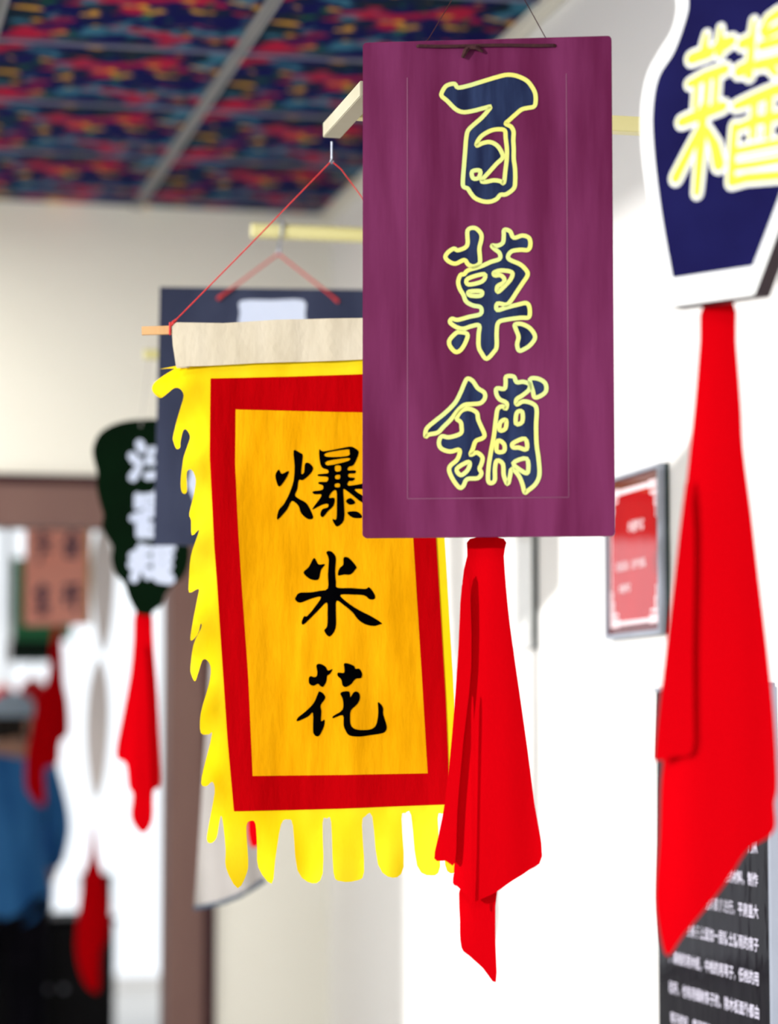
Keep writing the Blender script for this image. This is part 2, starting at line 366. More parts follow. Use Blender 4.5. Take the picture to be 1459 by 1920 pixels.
for k in range(-5, 1):
    x = TX + k * T
    if x < XL: continue
    tb = obj('main_tee_bar', *join([box((x - 0.016, YR, ZC - 0.006), (x - 0.004, YB, ZC + 0.012)), box((x + 0.004, YR, ZC - 0.006), (x + 0.016, YB, ZC + 0.012))]), M['tee'], cl)
    obj('slot', *box((x - 0.004, YR, ZC + 0.002), (x + 0.004, YB, ZC + 0.012)), M['tee_dark'], tb)
for yy in rows:
    if yy < 2: continue
    obj('cross_tee_bar', *box((XL, yy - 0.010, ZC - 0.002), (XW, yy + 0.010, ZC + 0.012)), M['tee_blue'], cl)
structure(obj('trim_2', *bevelled_box((XW - 0.040, YR, ZC - 0.022), (XW, YB, ZC + 0.01), 0.006), M['cove']))

# unseen tube lamps added under the ceiling to brighten the back wall
for k, (ly, lab) in enumerate(((7.3, 'added unseen tube lamp under the ceiling nearest the doorway'), (4.2, 'added unseen tube lamp under the ceiling in the middle of the corridor'), (1.1, 'added unseen tube lamp under the ceiling nearest the camera'))):
    lx = -0.16
    lo_ = empty('added_tube_lamp', (lx, ly, ZC - 0.07), lab, 'lamp', 'added unseen tube lamps under the ceiling')
    obj('housing', *bevelled_box((lx - 0.09, ly - 0.62, ZC - 0.045), (lx + 0.09, ly + 0.62, ZC - 0.006), 0.006), M['white_paint'], lo_)
    obj('tube', *tube([(lx, ly - 0.58, ZC - 0.062), (lx, ly + 0.58, ZC - 0.062)], 0.013, 10), M['added_tube_glow'], lo_)
    ld = bpy.data.lights.new('added_tube_light', 'AREA'); ld.shape = 'RECTANGLE'; ld.size = 0.16; ld.size_y = 1.15; ld.energy = 33; ld.color = (1.0, 0.97, 0.88)
    lob = bpy.data.objects.new('added_tube_light', ld); COL.objects.link(lob); lob.location = (0, 0, -0.012); lob.parent = lo_
# room beyond the doorway
FZ = 3.1
structure(obj('wall_beyond_left', *join([box((-3.6, YB + 0.14, 0), (-3.45, 11.0, FZ)), box((-3.6, 15.3, 0), (-3.45, 15.6, FZ)), box((-3.6, 11.0, 0), (-3.45, 15.3, 0.4)), box((-3.6, 11.0, 2.95), (-3.45, 15.3, FZ))]), M['wall_white']))
structure(obj('added_window_2', *join([box((-3.55, q, 0.4), (-3.5, q + 0.05, 2.95)) for q in (11.0, 13.1, 15.25)] + [box((-3.55, 11.0, q), (-3.5, 15.3, q + 0.05)) for q in (0.4, 2.9)]), M['alu']))  # unseen window, its opening added to light the far room
structure(obj('wall_beyond_right', *box((3.0, YB + 0.14, 0), (3.15, 15.6, FZ)), M['wall_white']))
structure(obj('ceiling_beyond', *box((-3.6, YB + 0.14, FZ), (3.15, 15.75, FZ + 0.1)), M['wall_white']))
structure(obj('wall_beyond_back', *join([box((-3.6, 15.6, 0), (-2.9, 15.75, FZ)), box((2.7, 15.6, 0), (3.15, 15.75, FZ)), box((-2.9, 15.6, 2.85), (2.7, 15.75, FZ))]), M['wall_white']))
P = [box((-2.9, 15.62, 0), (2.7, 15.68, 0.05)), box((-2.9, 15.62, 2.8), (2.7, 15.68, 2.85))]
for x in (-2.9, -1.5, -0.1, 1.22, 2.65): P.append(box((x, 15.62, 0), (x + 0.05, 15.68, 2.85)))
wf = structure(obj('window_3', *join(P), M['alu']))
for x in (-2.85, -1.45, -0.05, 1.27): obj('pane', *box((x, 15.645, 0.05), (x + 1.35, 15.652, 2.8)), M['glass'], wf)

# ------------------------------------------------------------------ wall posters and text panel on the right wall
WF = Frame((XW, 5.0, 0), (0, -1, 0))      # u grows towards the camera
def wall_u(px, py): return WF.uv(px, py)
def text_mesh(txt, size, u, w_, d, fr, align='LEFT', squeeze=1.0):
    c = bpy.data.curves.new('lettering', 'FONT'); c.body = txt; c.size = size; c.resolution_u = 1; c.align_x = align; c.align_y = 'CENTER'
    c.fill_mode = 'FRONT'; c.offset = size * 0.012
    o = bpy.data.objects.new('lettering', c); COL.objects.link(o)
    dg = bpy.context.evaluated_depsgraph_get(); me = o.evaluated_get(dg).to_mesh()
    v = [fr.pt(u + p.co.x * squeeze, w_ + p.co.y, d) for p in me.vertices]; f = [tuple(p.vertices) for p in me.polygons]
    o.evaluated_get(dg).to_mesh_clear(); bpy.data.objects.remove(o); bpy.data.curves.remove(c)
    return v, f
def text_part(name, txts, m, parent):
    v, f = join(txts); return obj(name, v, f, m, parent)

# red poster
u0, u1, z0, z1 = 5 - 5.355, 5 - 4.978, 1.693, 2.037
pr = empty('framed_poster', WF.pt((u0 + u1) / 2, z0, 0), 'glossy red poster with white lettering in a grey frame on the right wall', 'poster')
fwid = 0.022
obj('backing', *fbox(WF, u0, z0, u1, z1, 0.001, 0.010), M['poster_edge'], pr)
fr = [fbox(WF, u0, z0, u0 + 0.012, z1, 0.010, 0.020), fbox(WF, u1 - fwid, z0, u1, z1, 0.010, 0.020), fbox(WF, u0 + 0.012, z0, u1 - fwid, z0 + 0.010, 0.010, 0.020), fbox(WF, u0 + 0.012, z1 - 0.008, u1 - fwid, z1, 0.010, 0.020)]
obj('frame', *join(fr), M['poster_frame'], pr)
obj('dark_border', *fbox(WF, u0 + 0.012, z0 + 0.010, u1 - fwid, z1 - 0.008, 0.010, 0.013), M['poster_dark'], pr)
a0, a1, b0, b1 = u0 + 0.03, u1 - 0.032, z0 + 0.027, z1 - 0.030
obj('print_field', *fbox(WF, a0, b0, a1, b1, 0.013, 0.0136), M['poster_red'], pr)
P = [fbox(WF, a0, b0, a1, b0 + 0.009, 0.0136, 0.0142), fbox(WF, a0, b1 - 0.011, a1, b1, 0.0136, 0.0142), fbox(WF, a1 - 0.006, b0, a1, b1, 0.0136, 0.0142), fbox(WF, a0, b0, a0 + 0.006, b1, 0.0136, 0.0142)]
for sx in (0, 1):
    for sy in (0, 1):                                   # lattice corners of the border
        for k, (aw, ah) in enumerate([(0.058, 0.012), (0.050, 0.024), (0.022, 0.050), (0.014, 0.074)]):
            x0 = a1 - aw if sx else a0; y0 = b1 - ah if sy else b0
            P.append(ribbon([Vector((x0, y0)), Vector((x0 + aw, y0)), Vector((x0 + aw, y0 + ah)), Vector((x0, y0 + ah))], 0.006, WF.pt, 0.0143 + k * 1e-4))
obj('lattice_border', *join(P), M['print_pink'], pr)
uc = (a0 + a1) / 2
text_part('lettering', [text_mesh('木器作坊', 0.027, uc + 0.015, 1.922, 0.0144, WF, 'CENTER')], M['print_pink'], pr)
text_part('small_lettering', [text_mesh('前店后坊，自产自销。', 0.021, uc - 0.012, 1.843, 0.0144, WF, 'CENTER', 1.0)], M['print_pink'], pr)
text_part('small_lettering', [text_mesh('木器作坊', 0.020, a0 + 0.055, 1.796, 0.0144, WF, 'LEFT')], M['print_pink'], pr)

# poster painted white for its reflection, seen between the red cloth and the shadow
u0, u1 = 5 - 6.29, 5 - 5.93
pw = empty('framed_poster', WF.pt((u0 + u1) / 2, z0, 0), 'glossy wall poster painted white for its reflection, with a dark edge beside the middle red cloth', 'poster')
obj('backing', *fbox(WF, u0, z0, u1, z1, 0.001, 0.012), M['poster_edge'], pw)
lo = smooth_loop(dense([(u0 + .001, z0 + .001), (u1 - .004, z0 + .001), (u1 - .004, z1 - .001), (u0 + .001, z1 - .001)], 0.03), 2)
obj('print_field', *slab([lo], WF.pt, 0.0155, 0.012), M['poster_reflection'], pw)

# dark text panel, lower right
u0, u1, zt, zb = 5 - 5.046, 5 - 4.412, 1.578, 0.32
pp = empty('text_panel', WF.pt((u0 + u1) / 2, zb, 0), 'dark glossy wall panel printed with rows of pale text', 'panel')
obj('panel_board', *fbox(WF, u0, zb, u1, zt, 0.001, 0.010), M['panel'], pp)
obj('edge_strip', *join([fbox(WF, u1 - 0.004, zb, u1 + 0.010, zt, 0.001, 0.016), fbox(WF, u0, zt, u1, zt + 0.008, 0.001, 0.016)]), M['poster_frame'], pp)
left_u = wall_u(1266, 1850).x; right_u = wall_u(1434, 1840).x
CH = (right_u - left_u) / 18.4
rowtxt = [(1590, '门从', 'R'), (1652, '用的材料，制作', 'R'), (1712, '选择要求进行，平房盖大', 'R'), (1774, '在椽子上面加一层防土防雨的席子', 'R'),
          (1837, '，高档的用木板，中档的用苇子，低档的用', 'R'), (1900, '秫秆。也有用细树条子的。除木板面外都由', 'R'), (1963, '苇子编织，席子铺好', 'L')]
T_ = []
for py, tx, al in rowtxt:
    zc = wall_u(1430, py).y
    if al == 'R': T_.append(text_mesh(tx, CH * 1.0, right_u, zc, 0.0106, WF, 'RIGHT', 0.98))
    else: T_.append(text_mesh(tx, CH * 1.0, left_u, zc, 0.0106, WF, 'LEFT', 0.98))
for t_row in T_: text_part('lettering_row', [t_row], M['panel_text'], pp)

# ------------------------------------------------------------------ cloth helper
def cloth_sheet(fr, loops_px, amp, nfold, d0=0.0, phase=0.0, top=None, tilt=0.0, step=0.012, thick=0.0012, lean=0.0):
    loops = [smooth_loop(fr.uvs(L), 3) for L in loops_px]
    ws = [p[1] for L in loops for p in L]; us = [p[0] for L in loops for p in L]
    wt = max(ws) if top is None else top; wb = min(ws); uc = sum(us) / len(us)
    def mp(u, w_, d):
        t = max(0.0, (wt - w_) / max(1e-6, wt - wb)); s = (u - uc) / (0.009 + 0.019 * t) / 1.7
        dd = amp * (0.25 + t) * math.sin(nfold * s + phase + 1.3 * t) + 0.30 * amp * t * math.sin(2.1 * nfold * s + 2.0 + phase + 2.0 * t) + tilt * (u - uc) + lean * t * t
        return fr.pt(u, w_, d0 + dd + d)
    return slab(loops, mp, thick / 2, -thick / 2, step)

# ------------------------------------------------------------------ burgundy signboard
MF = Frame(at(915, 540, 4.05), yawed(6.1))
pxm = 4.05 / FPX
c = [MF.uv(680, 79), MF.uv(1149, 68), MF.uv(1151, 1005), MF.uv(680, 1008)]
mu0 = (c[0].x + c[3].x) / 2; mu1 = (c[1].x + c[2].x) / 2; mw1 = (c[0].y + c[1].y) / 2; mw0 = (c[2].y + c[3].y) / 2
ms_ = empty('hanging_signboard', MF.pt((mu0 + mu1) / 2, mw0, 0), 'tall burgundy wooden signboard with three navy characters outlined in yellow', 'sign')
def rounded(u0, w0, u1, w1, r, n=4):
    L = []
    for cx, cy, a0 in ((u1 - r, w1 - r, 0), (u0 + r, w1 - r, 90), (u0 + r, w0 + r, 180), (u1 - r, w0 + r, 270)):
        for k in range(n + 1):
            a = math.radians(a0 + 90 * k / n); L.append(Vector((cx + r * math.cos(a), cy + r * math.sin(a))))
    return L
obj('board', *slab([rounded(mu0, mw0, mu1, mw1, 0.006)], MF.pt, 0.0, -0.014), M['maroon'], ms_)
P = []
lx0, lx1 = MF.uv(764, 500).x, MF.uv(1064, 500).x; lz0, lz1 = MF.uv(900, 934).y, MF.uv(900, 142).y
for a, b in (((lx0, lz0), (lx0, lz1)), ((lx1, lz0), (lx1, lz1)), ((lx0, lz0), (lx1, lz0))):
    P.append(ribbon([Vector(a).lerp(Vector(b), k / 6) for k in range(7)], 0.0016, MF.pt, 0.0004, closed=False))
obj('border_line', *join(P), M['pencil'], ms_)

def character(fr, loops_px, parent, m_fill, m_line=None, wpx=9.0, pxs=1.0, d=0.0006, sub=4):
    loops = [smooth_loop(fr.uvs(L), sub) for L in loops_px]
    o = obj('character', *slab(loops, fr.pt, d, d - 0.0004), m_fill, parent)
    if m_line:
        obj('outline', *join([ribbon(L, wpx * pxs, fr.pt, d + 0.0004) for L in loops]), m_line, o)
    return o
S = 5.6115
bai = [Z([(410,212),(445,250),(560,228),(700,185),(850,140),(960,115),(1060,127),(1160,172),(1215,232),(1255,310),(1260,400),(1240,450),(1170,465),(1110,482),(1040,540),(985,590),(945,630),(1000,660),(1028,715),(1025,800),(1030,900),(1030,1000),(1043,1100),(1045,1230),(1030,1310),(950,1372),(890,1378),(850,1422),(780,1450),(700,1445),(620,1410),(570,1350),(545,1312),(500,1290),(495,1220),(505,1090),(520,900),(530,780),(550,700),(620,630),(700,560),(785,455),(730,462),(600,495),(500,508),(420,478),(330,390),(277,345),(270,310),(310,240),(360,215)], 780, 120, S),
       Z([(640,860),(652,810),(700,752),(790,702),(870,688),(935,702),(945,780),(958,900),(955,1010),(942,1120),(925,1252),(890,1235),(820,1225),(740,1240),(690,1230),(760,1150),(850,1050),(915,980),(880,890),(830,842),(770,822),(700,835)], 780, 120, S),
       Z([(592,1132),(676,1124),(660,1198),(602,1203)], 780, 120, S)]
guo = [Z([(545,180),(620,155),(682,210),(690,270),(668,370),(675,470),(668,530),(610,560),(550,540),(510,492),(420,530),(350,510),(310,462),(340,410),(400,372),(440,390),(520,360),(545,310)], 780, 400, S),
       Z([(930,175),(990,190),(1030,258),(1120,235),(1190,260),(1205,330),(1180,385),(1100,385),(1010,400),(970,450),(990,490),(1100,540),(1168,610),(1172,660),(1120,740),(1060,830),(1000,920),(950,962),(858,950),(856,1018),(960,990),(1080,960),(1160,945),(1195,990),(1190,1092),(1100,1100),(950,1120),(868,1150),(850,1250),(850,1400),(820,1460),(745,1532),(690,1470),(660,1400),(660,1280),(665,1180),(580,1190),(500,1215),(430,1200),(360,1150),(380,1110),(440,1122),(560,1090),(680,1060),(680,990),(600,970),(530,930),(500,860),(460,790),(445,720),(470,650),(510,640),(550,600),(680,560),(790,512),(880,480),(880,420),(820,370),(800,340),(860,342),(915,310),(925,240)], 780, 400, S),
       Z([(545,690),(720,640),(700,715),(555,750)], 780, 400, S), Z([(560,825),(688,822),(680,868),(570,865)], 780, 400, S),
       Z([(822,625),(900,602),(1010,622),(1000,690),(930,770),(862,828),(858,770),(920,732),(930,690),(890,652),(832,655)], 780, 400, S),
       Z([(450,1250),(540,1270),(530,1340),(480,1430),(420,1460),(360,1400),(352,1340),(400,1280)], 780, 400, S),
       Z([(1042,1172),(1110,1165),(1200,1210),(1255,1300),(1210,1380),(1140,1430),(1085,1445),(1065,1380),(1080,1300),(1052,1220)], 780, 400, S)]
pu = [Z([(545,112),(600,140),(650,212),(720,260),(725,320),(680,370),(600,380),(510,390),(440,450),(370,540),(290,620),(230,680),(140,700),(102,722),(112,640),(200,560),(300,480),(410,370),(470,260),(512,160)], 780, 690, S),
      Z([(480,450),(560,430),(640,470),(655,540),(680,600),(722,700),(700,740),(630,770),(600,850),(575,915),(640,890),(700,940),(690,1010),(670,1060),(690,1110),(650,1160),(540,1170),(500,1240),(460,1260),(400,1190),(352,1090),(362,1030),(430,970),(460,900),(450,860),(360,880),(270,850),(242,790),(270,720),(350,730),(470,690),(480,620),(470,570),(430,530)], 780, 690, S),
      Z([(430,1062),(540,992),(568,1012),(540,1080),(472,1128)], 780, 690, S),
      Z([(950,92),(1030,92),(1060,150),(1130,146),(1195,172),(1190,230),(1120,290),(1060,330),(1062,385),(1130,352),(1220,372),(1270,430),(1265,600),(1270,800),(1290,950),(1300,1120),(1260,1220),(1180,1290),(1145,1310),(1120,1220),(1080,1130),(1010,1062),(990,1140),(965,1222),(925,1130),(915,1010),(852,975),(832,1060),(830,1180),(790,1212),(760,1180),(765,1040),(790,880),(820,720),(842,540),(862,430),(915,405),(945,430),(955,370),(880,330),(846,270),(852,215),(930,220),(945,160)], 780, 690, S),
      Z([(890,572),(948,548),(942,638),(882,656)], 780, 690, S), Z([(1062,472),(1118,462),(1118,568),(1054,586)], 780, 690, S), Z([(862,765),(928,802),(926,876),(852,876)], 780, 690, S),
      Z([(1022,792),(1148,745),(1166,855),(1080,838),(1024,836)], 780, 690, S), Z([(1024,1002),(1166,955),(1178,1098),(1120,1088)], 780, 690, S),
      Z([(1200,122),(1280,112),(1360,160),(1370,240),(1320,290),(1250,310),(1230,240)], 780, 690, S)]
for ch in (bai, guo, pu): character(MF, ch, ms_, M['navy'], M['lemon'], 8.2, pxm)
# cord through the two front holes, its knot and the two ends going up to the hook
def mpt(px, py, d): u = MF.uv(px, py); return MF.pt(u.x, u.y, d)
pts = [mpt(783, 87, 0.0), mpt(786, 87, 0.003)] + [mpt(786 + 252 * k / 8, 87.5 - 1.5 * k / 8 + math.sin(k) * 0.8, 0.0036) for k in range(1, 8)] + [mpt(1038, 86, 0.003), mpt(1041, 86, 0.0)]
kn = join([tube(pts, 0.0027, 6), tube([mpt(882, 88, 0.005), mpt(874, 97, 0.007), mpt(868, 110, 0.006)], [0.004, 0.0045, 0.003], 6), tube([mpt(880, 90, 0.006), mpt(893, 91, 0.008), mpt(906, 99, 0.005)], [0.004, 0.004, 0.002], 6)])
obj('front_cord', *kn, M['twine'], ms_)
apex = mpt(915, -128, -0.005)
obj('hanging_cord', *join([tube([mpt(1042, 87, -0.014), mpt(1022, 66, -0.012), mpt(985, 0, -0.008), apex], 0.0008, 5), tube([mpt(782, 87, -0.014), mpt(802, 70, -0.012), mpt(845, 0, -0.008), apex], 0.0008, 5)]), M['twine'], ms_)

# red cloth under it
CF = Frame(at(915, 1350, 4.06), yawed(3))
rc = tag(obj('red_cloth', *join([
    cloth_sheet(CF, [[(881,1010),(945,1010),(945,1042),(949,1100),(955,1160),(963,1220),(976,1310),(989,1402),(1003,1510),(1017,1606),(992,1632),(960,1652),(929,1673),(905,1684),(886,1690),(872,1676),(866,1670),(858,1662),(849,1655),(852,1618),(852,1500),(857,1316),(864,1210),(867,1090),(876,1042)]], 0.0085, 1.7, 0.0, 0.6, step=0.009),
    cloth_sheet(CF, [[(866,1100),(880,1090),(884,1250),(868,1400),(858,1520),(854,1616),(836,1613),(815,1609),(824,1560),(834,1507),(845,1410),(853,1316),(860,1210)]], 0.004, 1.2, 0.010, 0.2),
    cloth_sheet(CF, [[(866,1655),(929,1650),(929,1700),(929,1766),(930,1843),(905,1816),(880,1793),(865,1777),(862,1728)]], 0.006, 1.4, -0.012, 1.2),
    cloth_sheet(CF, [[(884,1330),(889,1330),(888,1500),(887,1684),(882,1690),(884,1600)]], 0.002, 1.0, 0.016, 0.0),
    ]), M['red_cloth'], origin=CF.pt(0, CF.uv(930, 1843).y, 0), smooth=True), 'red cloth with a ragged pointed tail under the burgundy signboard', 'cloth', 'red cloths under the shop signs')

# ------------------------------------------------------------------ yellow banner
DB = 4.5
BF = Frame(at(600, 1050, DB), yawed(0)); pxb = DB / FPX
bu0, bu1 = BF.uv(380, 1050).x, BF.uv(850, 1050).x
def bmap(u, w_, d):
    top = BF.uv(600, 690).y; bot = BF.uv(600, 1520).y
    t = min(1.3, max(0.0, (top - w_) / (top - bot)))
    k = 0.0035 * t * math.sin(u * 30 + 1.5 * w_ + 0.6) + 0.0011 * math.sin(u * 75 + w_ * 5 + 1.2 * math.sin(w_ * 6)) * (0.4 + t) + 0.00045 * math.sin(u * 170 - w_ * 9 + math.sin(w_ * 13)) + 0.0004 * math.sin(w_ * 40 + u * 12)
    le = bu0 + 0.045 * t - u                                  # beyond the left hem: the flame fringe curls
    if le > 0: k += 0.45 * le * math.sin(w_ * 46 + 0.5) - 6.0 * le * le
    be = bot - 0.005 - w_
    if be > 0: k += 0.10 * be * math.sin(u * 70) + 2.0 * be * be
    return BF.pt(u, w_, k + d)
bn = empty('cloth_banner', BF.pt(0, BF.uv(600, 1655).y, 0), 'yellow cloth banner with red border, flame fringe and three black characters', 'banner')
edging = [(330,682),(326,688),(304,702),(287,717),(285,732),(299,745),(313,739),(327,729),(338,730),(345,743),(337,765),(327,788),(320,813),(322,824),(329,839),(336,837),(336,824),(340,805),(347,802),(355,816),(351,833),(345,855),(342,878),(338,906),(339,920),(345,924),(350,917),(351,886),(360,882),(367,898),(364,920),(353,960),(357,974),(360,1004),(373,993),(369,1010),(358,1044),(352.5,1080),(352,1109),(371,1103),(369,1122),(361,1174),(357,1201),(371,1190),(377,1170),(378,1178),(362,1209),(354,1248),(356,1264),(364,1277),(369,1264),(378,1238),(388,1238),(395,1254),(391,1287),(377,1338),(375,1374),(391,1377),(397,1376),(385,1426),(378,1468),(388,1474),(399,1466),(403,1486),(391,1542),(386.5,1574),(395,1581),(406,1571),(411,1542),(416,1532),(424,1590),(426,1626),(448,1663),(464,1636),(466,1610),(462,1550),(471,1539),(479,1545),(482,1584),(485,1626),(511,1655),(517,1610),(527,1546),(540,1537),(549,1548),(558,1631),(586,1655),(606,1636),(605,1543),(613,1535),(621,1541),(626,1634),(639,1650),(668,1650),(683,1634),(679,1546),(685,1531),(698,1531),(709,1620),(736,1644),(757,1625),(753,1535),(760,1525),(771,1529),(782,1623),(808,1640),(825,1623),(821,1535),(828,1526),(836,1536),(834,1620),(850,1636),(864,1612),(859,1533),(858,1440),(852,1315),(842,1150),(834,1012),(822,850),(812,668)]
EL = smooth_loop(BF.uvs(edging), 3)
obj('edging', *slab([EL], bmap, 0.0, -0.0009, 0.011), M['yellow'], bn, smooth=True)
outer = [(395,710),(393.5,855),(402,1024),(407,1090),(417,1241),(427,1387),(439,1521),(540,1519),(640,1516),(740,1512),(843,1508),(840,1410),(836,1315),(827,1160),(818,1012),(806,850),(797,697),(680,702),(560,706)]
inner = [(442,768),(441,870),(447,996),(453,1090),(466,1274),(474,1455),(640,1453),(802,1450),(790,1250),(775,1012),(765,880),(757,775),(600,772)]
OU = dense(BF.uvs(outer), 0.012); IN = dense(BF.uvs(inner), 0.012)
obj('red_border', *slab([OU, IN], bmap, 0.0016, 0.0004, 0.012), M['banner_red'], bn, smooth=True)
obj('golden_field', *slab([IN], bmap, 0.0018, 0.0002, 0.012), M['field'], bn, smooth=True)
def smap(u, w_, d):
    t0 = BF.uv(600, 600).y
    return BF.pt(u, w_, d + 0.0010 * math.sin(u * 52 + 1.4 * math.sin(u * 21)) + 0.0003 * math.sin(u * 190 + w_ * 12))
sl = [(322,612),(332,606),(420,607),(520,601),(600,599),(700,597),(832,592),(835,630),(836,671),(740,672),(620,678),(480,682),(390,687),(331,689),(325,650)]
obj('sleeve', *join([slab([dense(BF.uvs(sl), 0.012)], smap, 0.0085, 0.0070, 0.014), slab([dense(BF.uvs(sl), 0.012)], smap, -0.0080, -0.0095, 0.014)]), M['sleeve'], bn)
ra, rb = BF.uv(266, 620.5), BF.uv(888, 603)
hh = (rb - ra).normalized(); vv = Vector((-hh.y, hh.x))
bx = []
for d in (-0.0045, 0.0045):
    for e, s in ((ra, -1), (rb, -1), (rb, 1), (ra, 1)):
        q = e + vv * 0.0072 * s; bx.append(BF.pt(q.x, q.y, d))
obj('rod', bx, [(0,1,2,3),(7,6,5,4),(0,4,5,1),(1,5,6,2),(2,6,7,3),(3,7,4,0)], M['wood_stick'], bn)
def bpt(px, py, d=0.0): u = BF.uv(px, py); return BF.pt(u.x, u.y, d)
obj('cord', *join([tube([bpt(620, 304), bpt(618, 306, 0.002), bpt(470, 458), bpt(322, 609, 0.004), bpt(320, 630, 0.008)], 0.0012, 6), tube([bpt(624, 304), bpt(640, 318, 0.002), bpt(850, 602, 0.004), bpt(851, 616, 0.008)], 0.0012, 6),
                   tube([bpt(331, 600, 0.004), bpt(325, 607, 0.008), bpt(319, 614, 0.009)], [0.0022, 0.0034, 0.002], 6), tube([bpt(320, 606, 0.009), bpt(319.5, 629, 0.0095)], 0.0022, 6)]), M['red_cord'], bn)
bao = [Z([(185,340),(215,385),(290,355),(255,440),(190,520),(157,460),(150,390)], 490, 820, S),
       Z([(340,140),(400,160),(435,185),(430,260),(420,380),(450,370),(460,280),(500,272),(545,320),(520,380),(440,450),(395,450),(380,540),(355,610),(400,650),(470,690),(520,770),(545,850),(490,860),(420,800),(390,720),(320,670),(270,760),(170,868),(182,770),(240,700),(300,580),(340,450),(350,300)], 490, 820, S),
       Z([(610,130),(650,150),(780,128),(930,100),(990,120),(1025,160),(990,260),(960,300),(920,312),(910,348),(990,350),(985,380),(920,385),(920,420),(985,430),(960,460),(920,462),(915,510),(1060,490),(1130,480),(1120,540),(990,545),(1000,572),(1060,610),(1130,650),(1110,690),(1050,680),(960,610),(880,550),(862,562),(870,700),(870,870),(800,940),(762,900),(752,860),(790,860),(795,700),(790,562),(740,580),(712,638),(770,640),(760,720),(700,780),(650,840),(622,820),(640,760),(700,738),(700,702),(640,712),(540,760),(560,720),(620,640),(630,602),(560,600),(542,570),(640,555),(650,510),(602,490),(612,470),(690,468),(700,420),(602,410),(602,390),(700,380),(700,345),(640,320),(615,250)], 490, 820, S),
       Z([(682,166),(900,128),(928,150),(908,198),(692,208)], 490, 820, S), Z([(692,252),(908,218),(914,250),(702,298)], 490, 820, S), Z([(776,302),(834,302),(834,354),(780,358)], 490, 820, S), Z([(780,402),(828,398),(824,438),(780,438)], 490, 820, S), Z([(776,490),(824,487),(824,524),(776,524)], 490, 820, S),
       Z([(890,670),(940,640),(990,690),(930,710)], 490, 820, S), Z([(905,790),(1000,780),(1055,820),(1050,850),(960,845)], 490, 820, S)]
S2 = 6.948
mi = [Z([(570,112),(610,92),(660,120),(695,190),(685,350),(695,500),(712,570),(900,575),(1080,585),(1120,562),(1170,610),(1205,680),(1190,720),(1130,720),(1060,670),(900,660),(770,660),(760,692),(880,790),(1010,870),(1150,940),(1290,1030),(1260,1050),(1180,1070),(1060,1040),(970,970),(910,890),(800,800),(702,742),(695,900),(690,1100),(610,1208),(542,1130),(580,1070),(585,900),(575,762),(470,860),(360,970),(270,1050),(247,1020),(280,942),(320,940),(420,820),(500,692),(380,710),(230,765),(167,730),(172,690),(220,637),(360,630),(480,610),(588,580),(590,400),(600,200)], 530, 1020, S2),
      Z([(400,190),(430,202),(470,268),(553,265),(500,340),(470,458),(400,470),(330,440),(272,370),(340,300)], 530, 1020, S2), Z([(795,180),(860,182),(958,290),(950,330),(885,398),(800,400),(722,410),(740,320),(790,270)], 530, 1020, S2)]
hua = [Z([(440,120),(490,102),(560,140),(590,190),(650,172),(620,230),(580,260),(570,330),(530,400),(490,390),(460,362),(400,388),(347,360),(342,290),(365,262),(410,275),(445,260),(450,200)], 530, 1230, S2),
       Z([(800,102),(850,97),(930,130),(950,168),(1000,167),(1035,230),(1020,288),(950,300),(890,370),(820,405),(780,380),(765,310),(717,260),(722,217),(800,220),(805,160)], 530, 1230, S2),
       Z([(480,462),(530,490),(555,550),(495,640),(505,720),(500,848),(545,830),(540,910),(490,1020),(450,1048),(410,1020),(396,960),(395,742),(330,790),(190,850),(202,800),(290,730),(400,620),(460,490)], 530, 1230, S2),
       Z([(752,490),(800,462),(870,467),(882,538),(920,480),(960,462),(1000,490),(1005,560),(970,630),(890,710),(880,820),(890,900),(940,950),(1050,965),(1160,950),(1215,900),(1240,800),(1245,700),(1242,602),(1290,640),(1310,690),(1310,760),(1355,910),(1340,980),(1280,1010),(1150,1030),(1000,1050),(870,1035),(820,970),(795,900),(785,772),(662,810),(662,780),(780,700),(785,570)], 530, 1230, S2)]
for ch in (bao, mi, hua):
    obj('character', *slab([dense(smooth_loop(BF.uvs(L), 3), 0.01) for L in ch], bmap, 0.0026, 0.0019, 0.010), M['ink'], bn)

# ------------------------------------------------------------------ wooden wall bracket that carries the banner
e0 = at(605.5, 258, 4.52)                     # far left lower corner of the end bar
bw, bh = 0.031, 0.026
yn = at(672, 190, 4.225).y
br = empty('wall_bracket', (XW, 4.4, 2.2), 'cream painted wooden wall bracket with a short crossbar behind the burgundy signboard', 'bracket')
bar = obj('end_bar', *bevelled_box((e0.x, yn, e0.z), (e0.x + bw, e0.y, e0.z + bh), 0.0012), M['cream_wood'], br)
ya = e0.y - 0.13
obj('arm', *bevelled_box((e0.x + bw * 0.5, ya - 0.028, e0.z + 0.0008), (XW, ya, e0.z + bh + 0.002), 0.0012), M['pole'], br)
pt_ = on_axis(1378, 645, 0, XW - 0.01)
bt = obj('wall_batten', *bevelled_box((XW - 0.016, ya - 0.045, pt_.z), (XW, ya + 0.017, e0.z + 0.09), 0.001), M['cream_wood'], br)
obj('screw', *tube([(XW - 0.0195, ya - 0.014, pt_.z + 0.042), (XW - 0.013, ya - 0.014, pt_.z + 0.042)], 0.007, 10), M['twine'], bt)
hk = bpt(622, 302)
obj('hook', *tube([(hk.x, hk.y, e0.z + 0.002), (hk.x, hk.y, hk.z + 0.004), (hk.x - 0.003, hk.y, hk.z - 0.002), (hk.x, hk.y, hk.z - 0.004), (hk.x + 0.003, hk.y, hk.z)], 0.0019, 6), M['steel'], br)

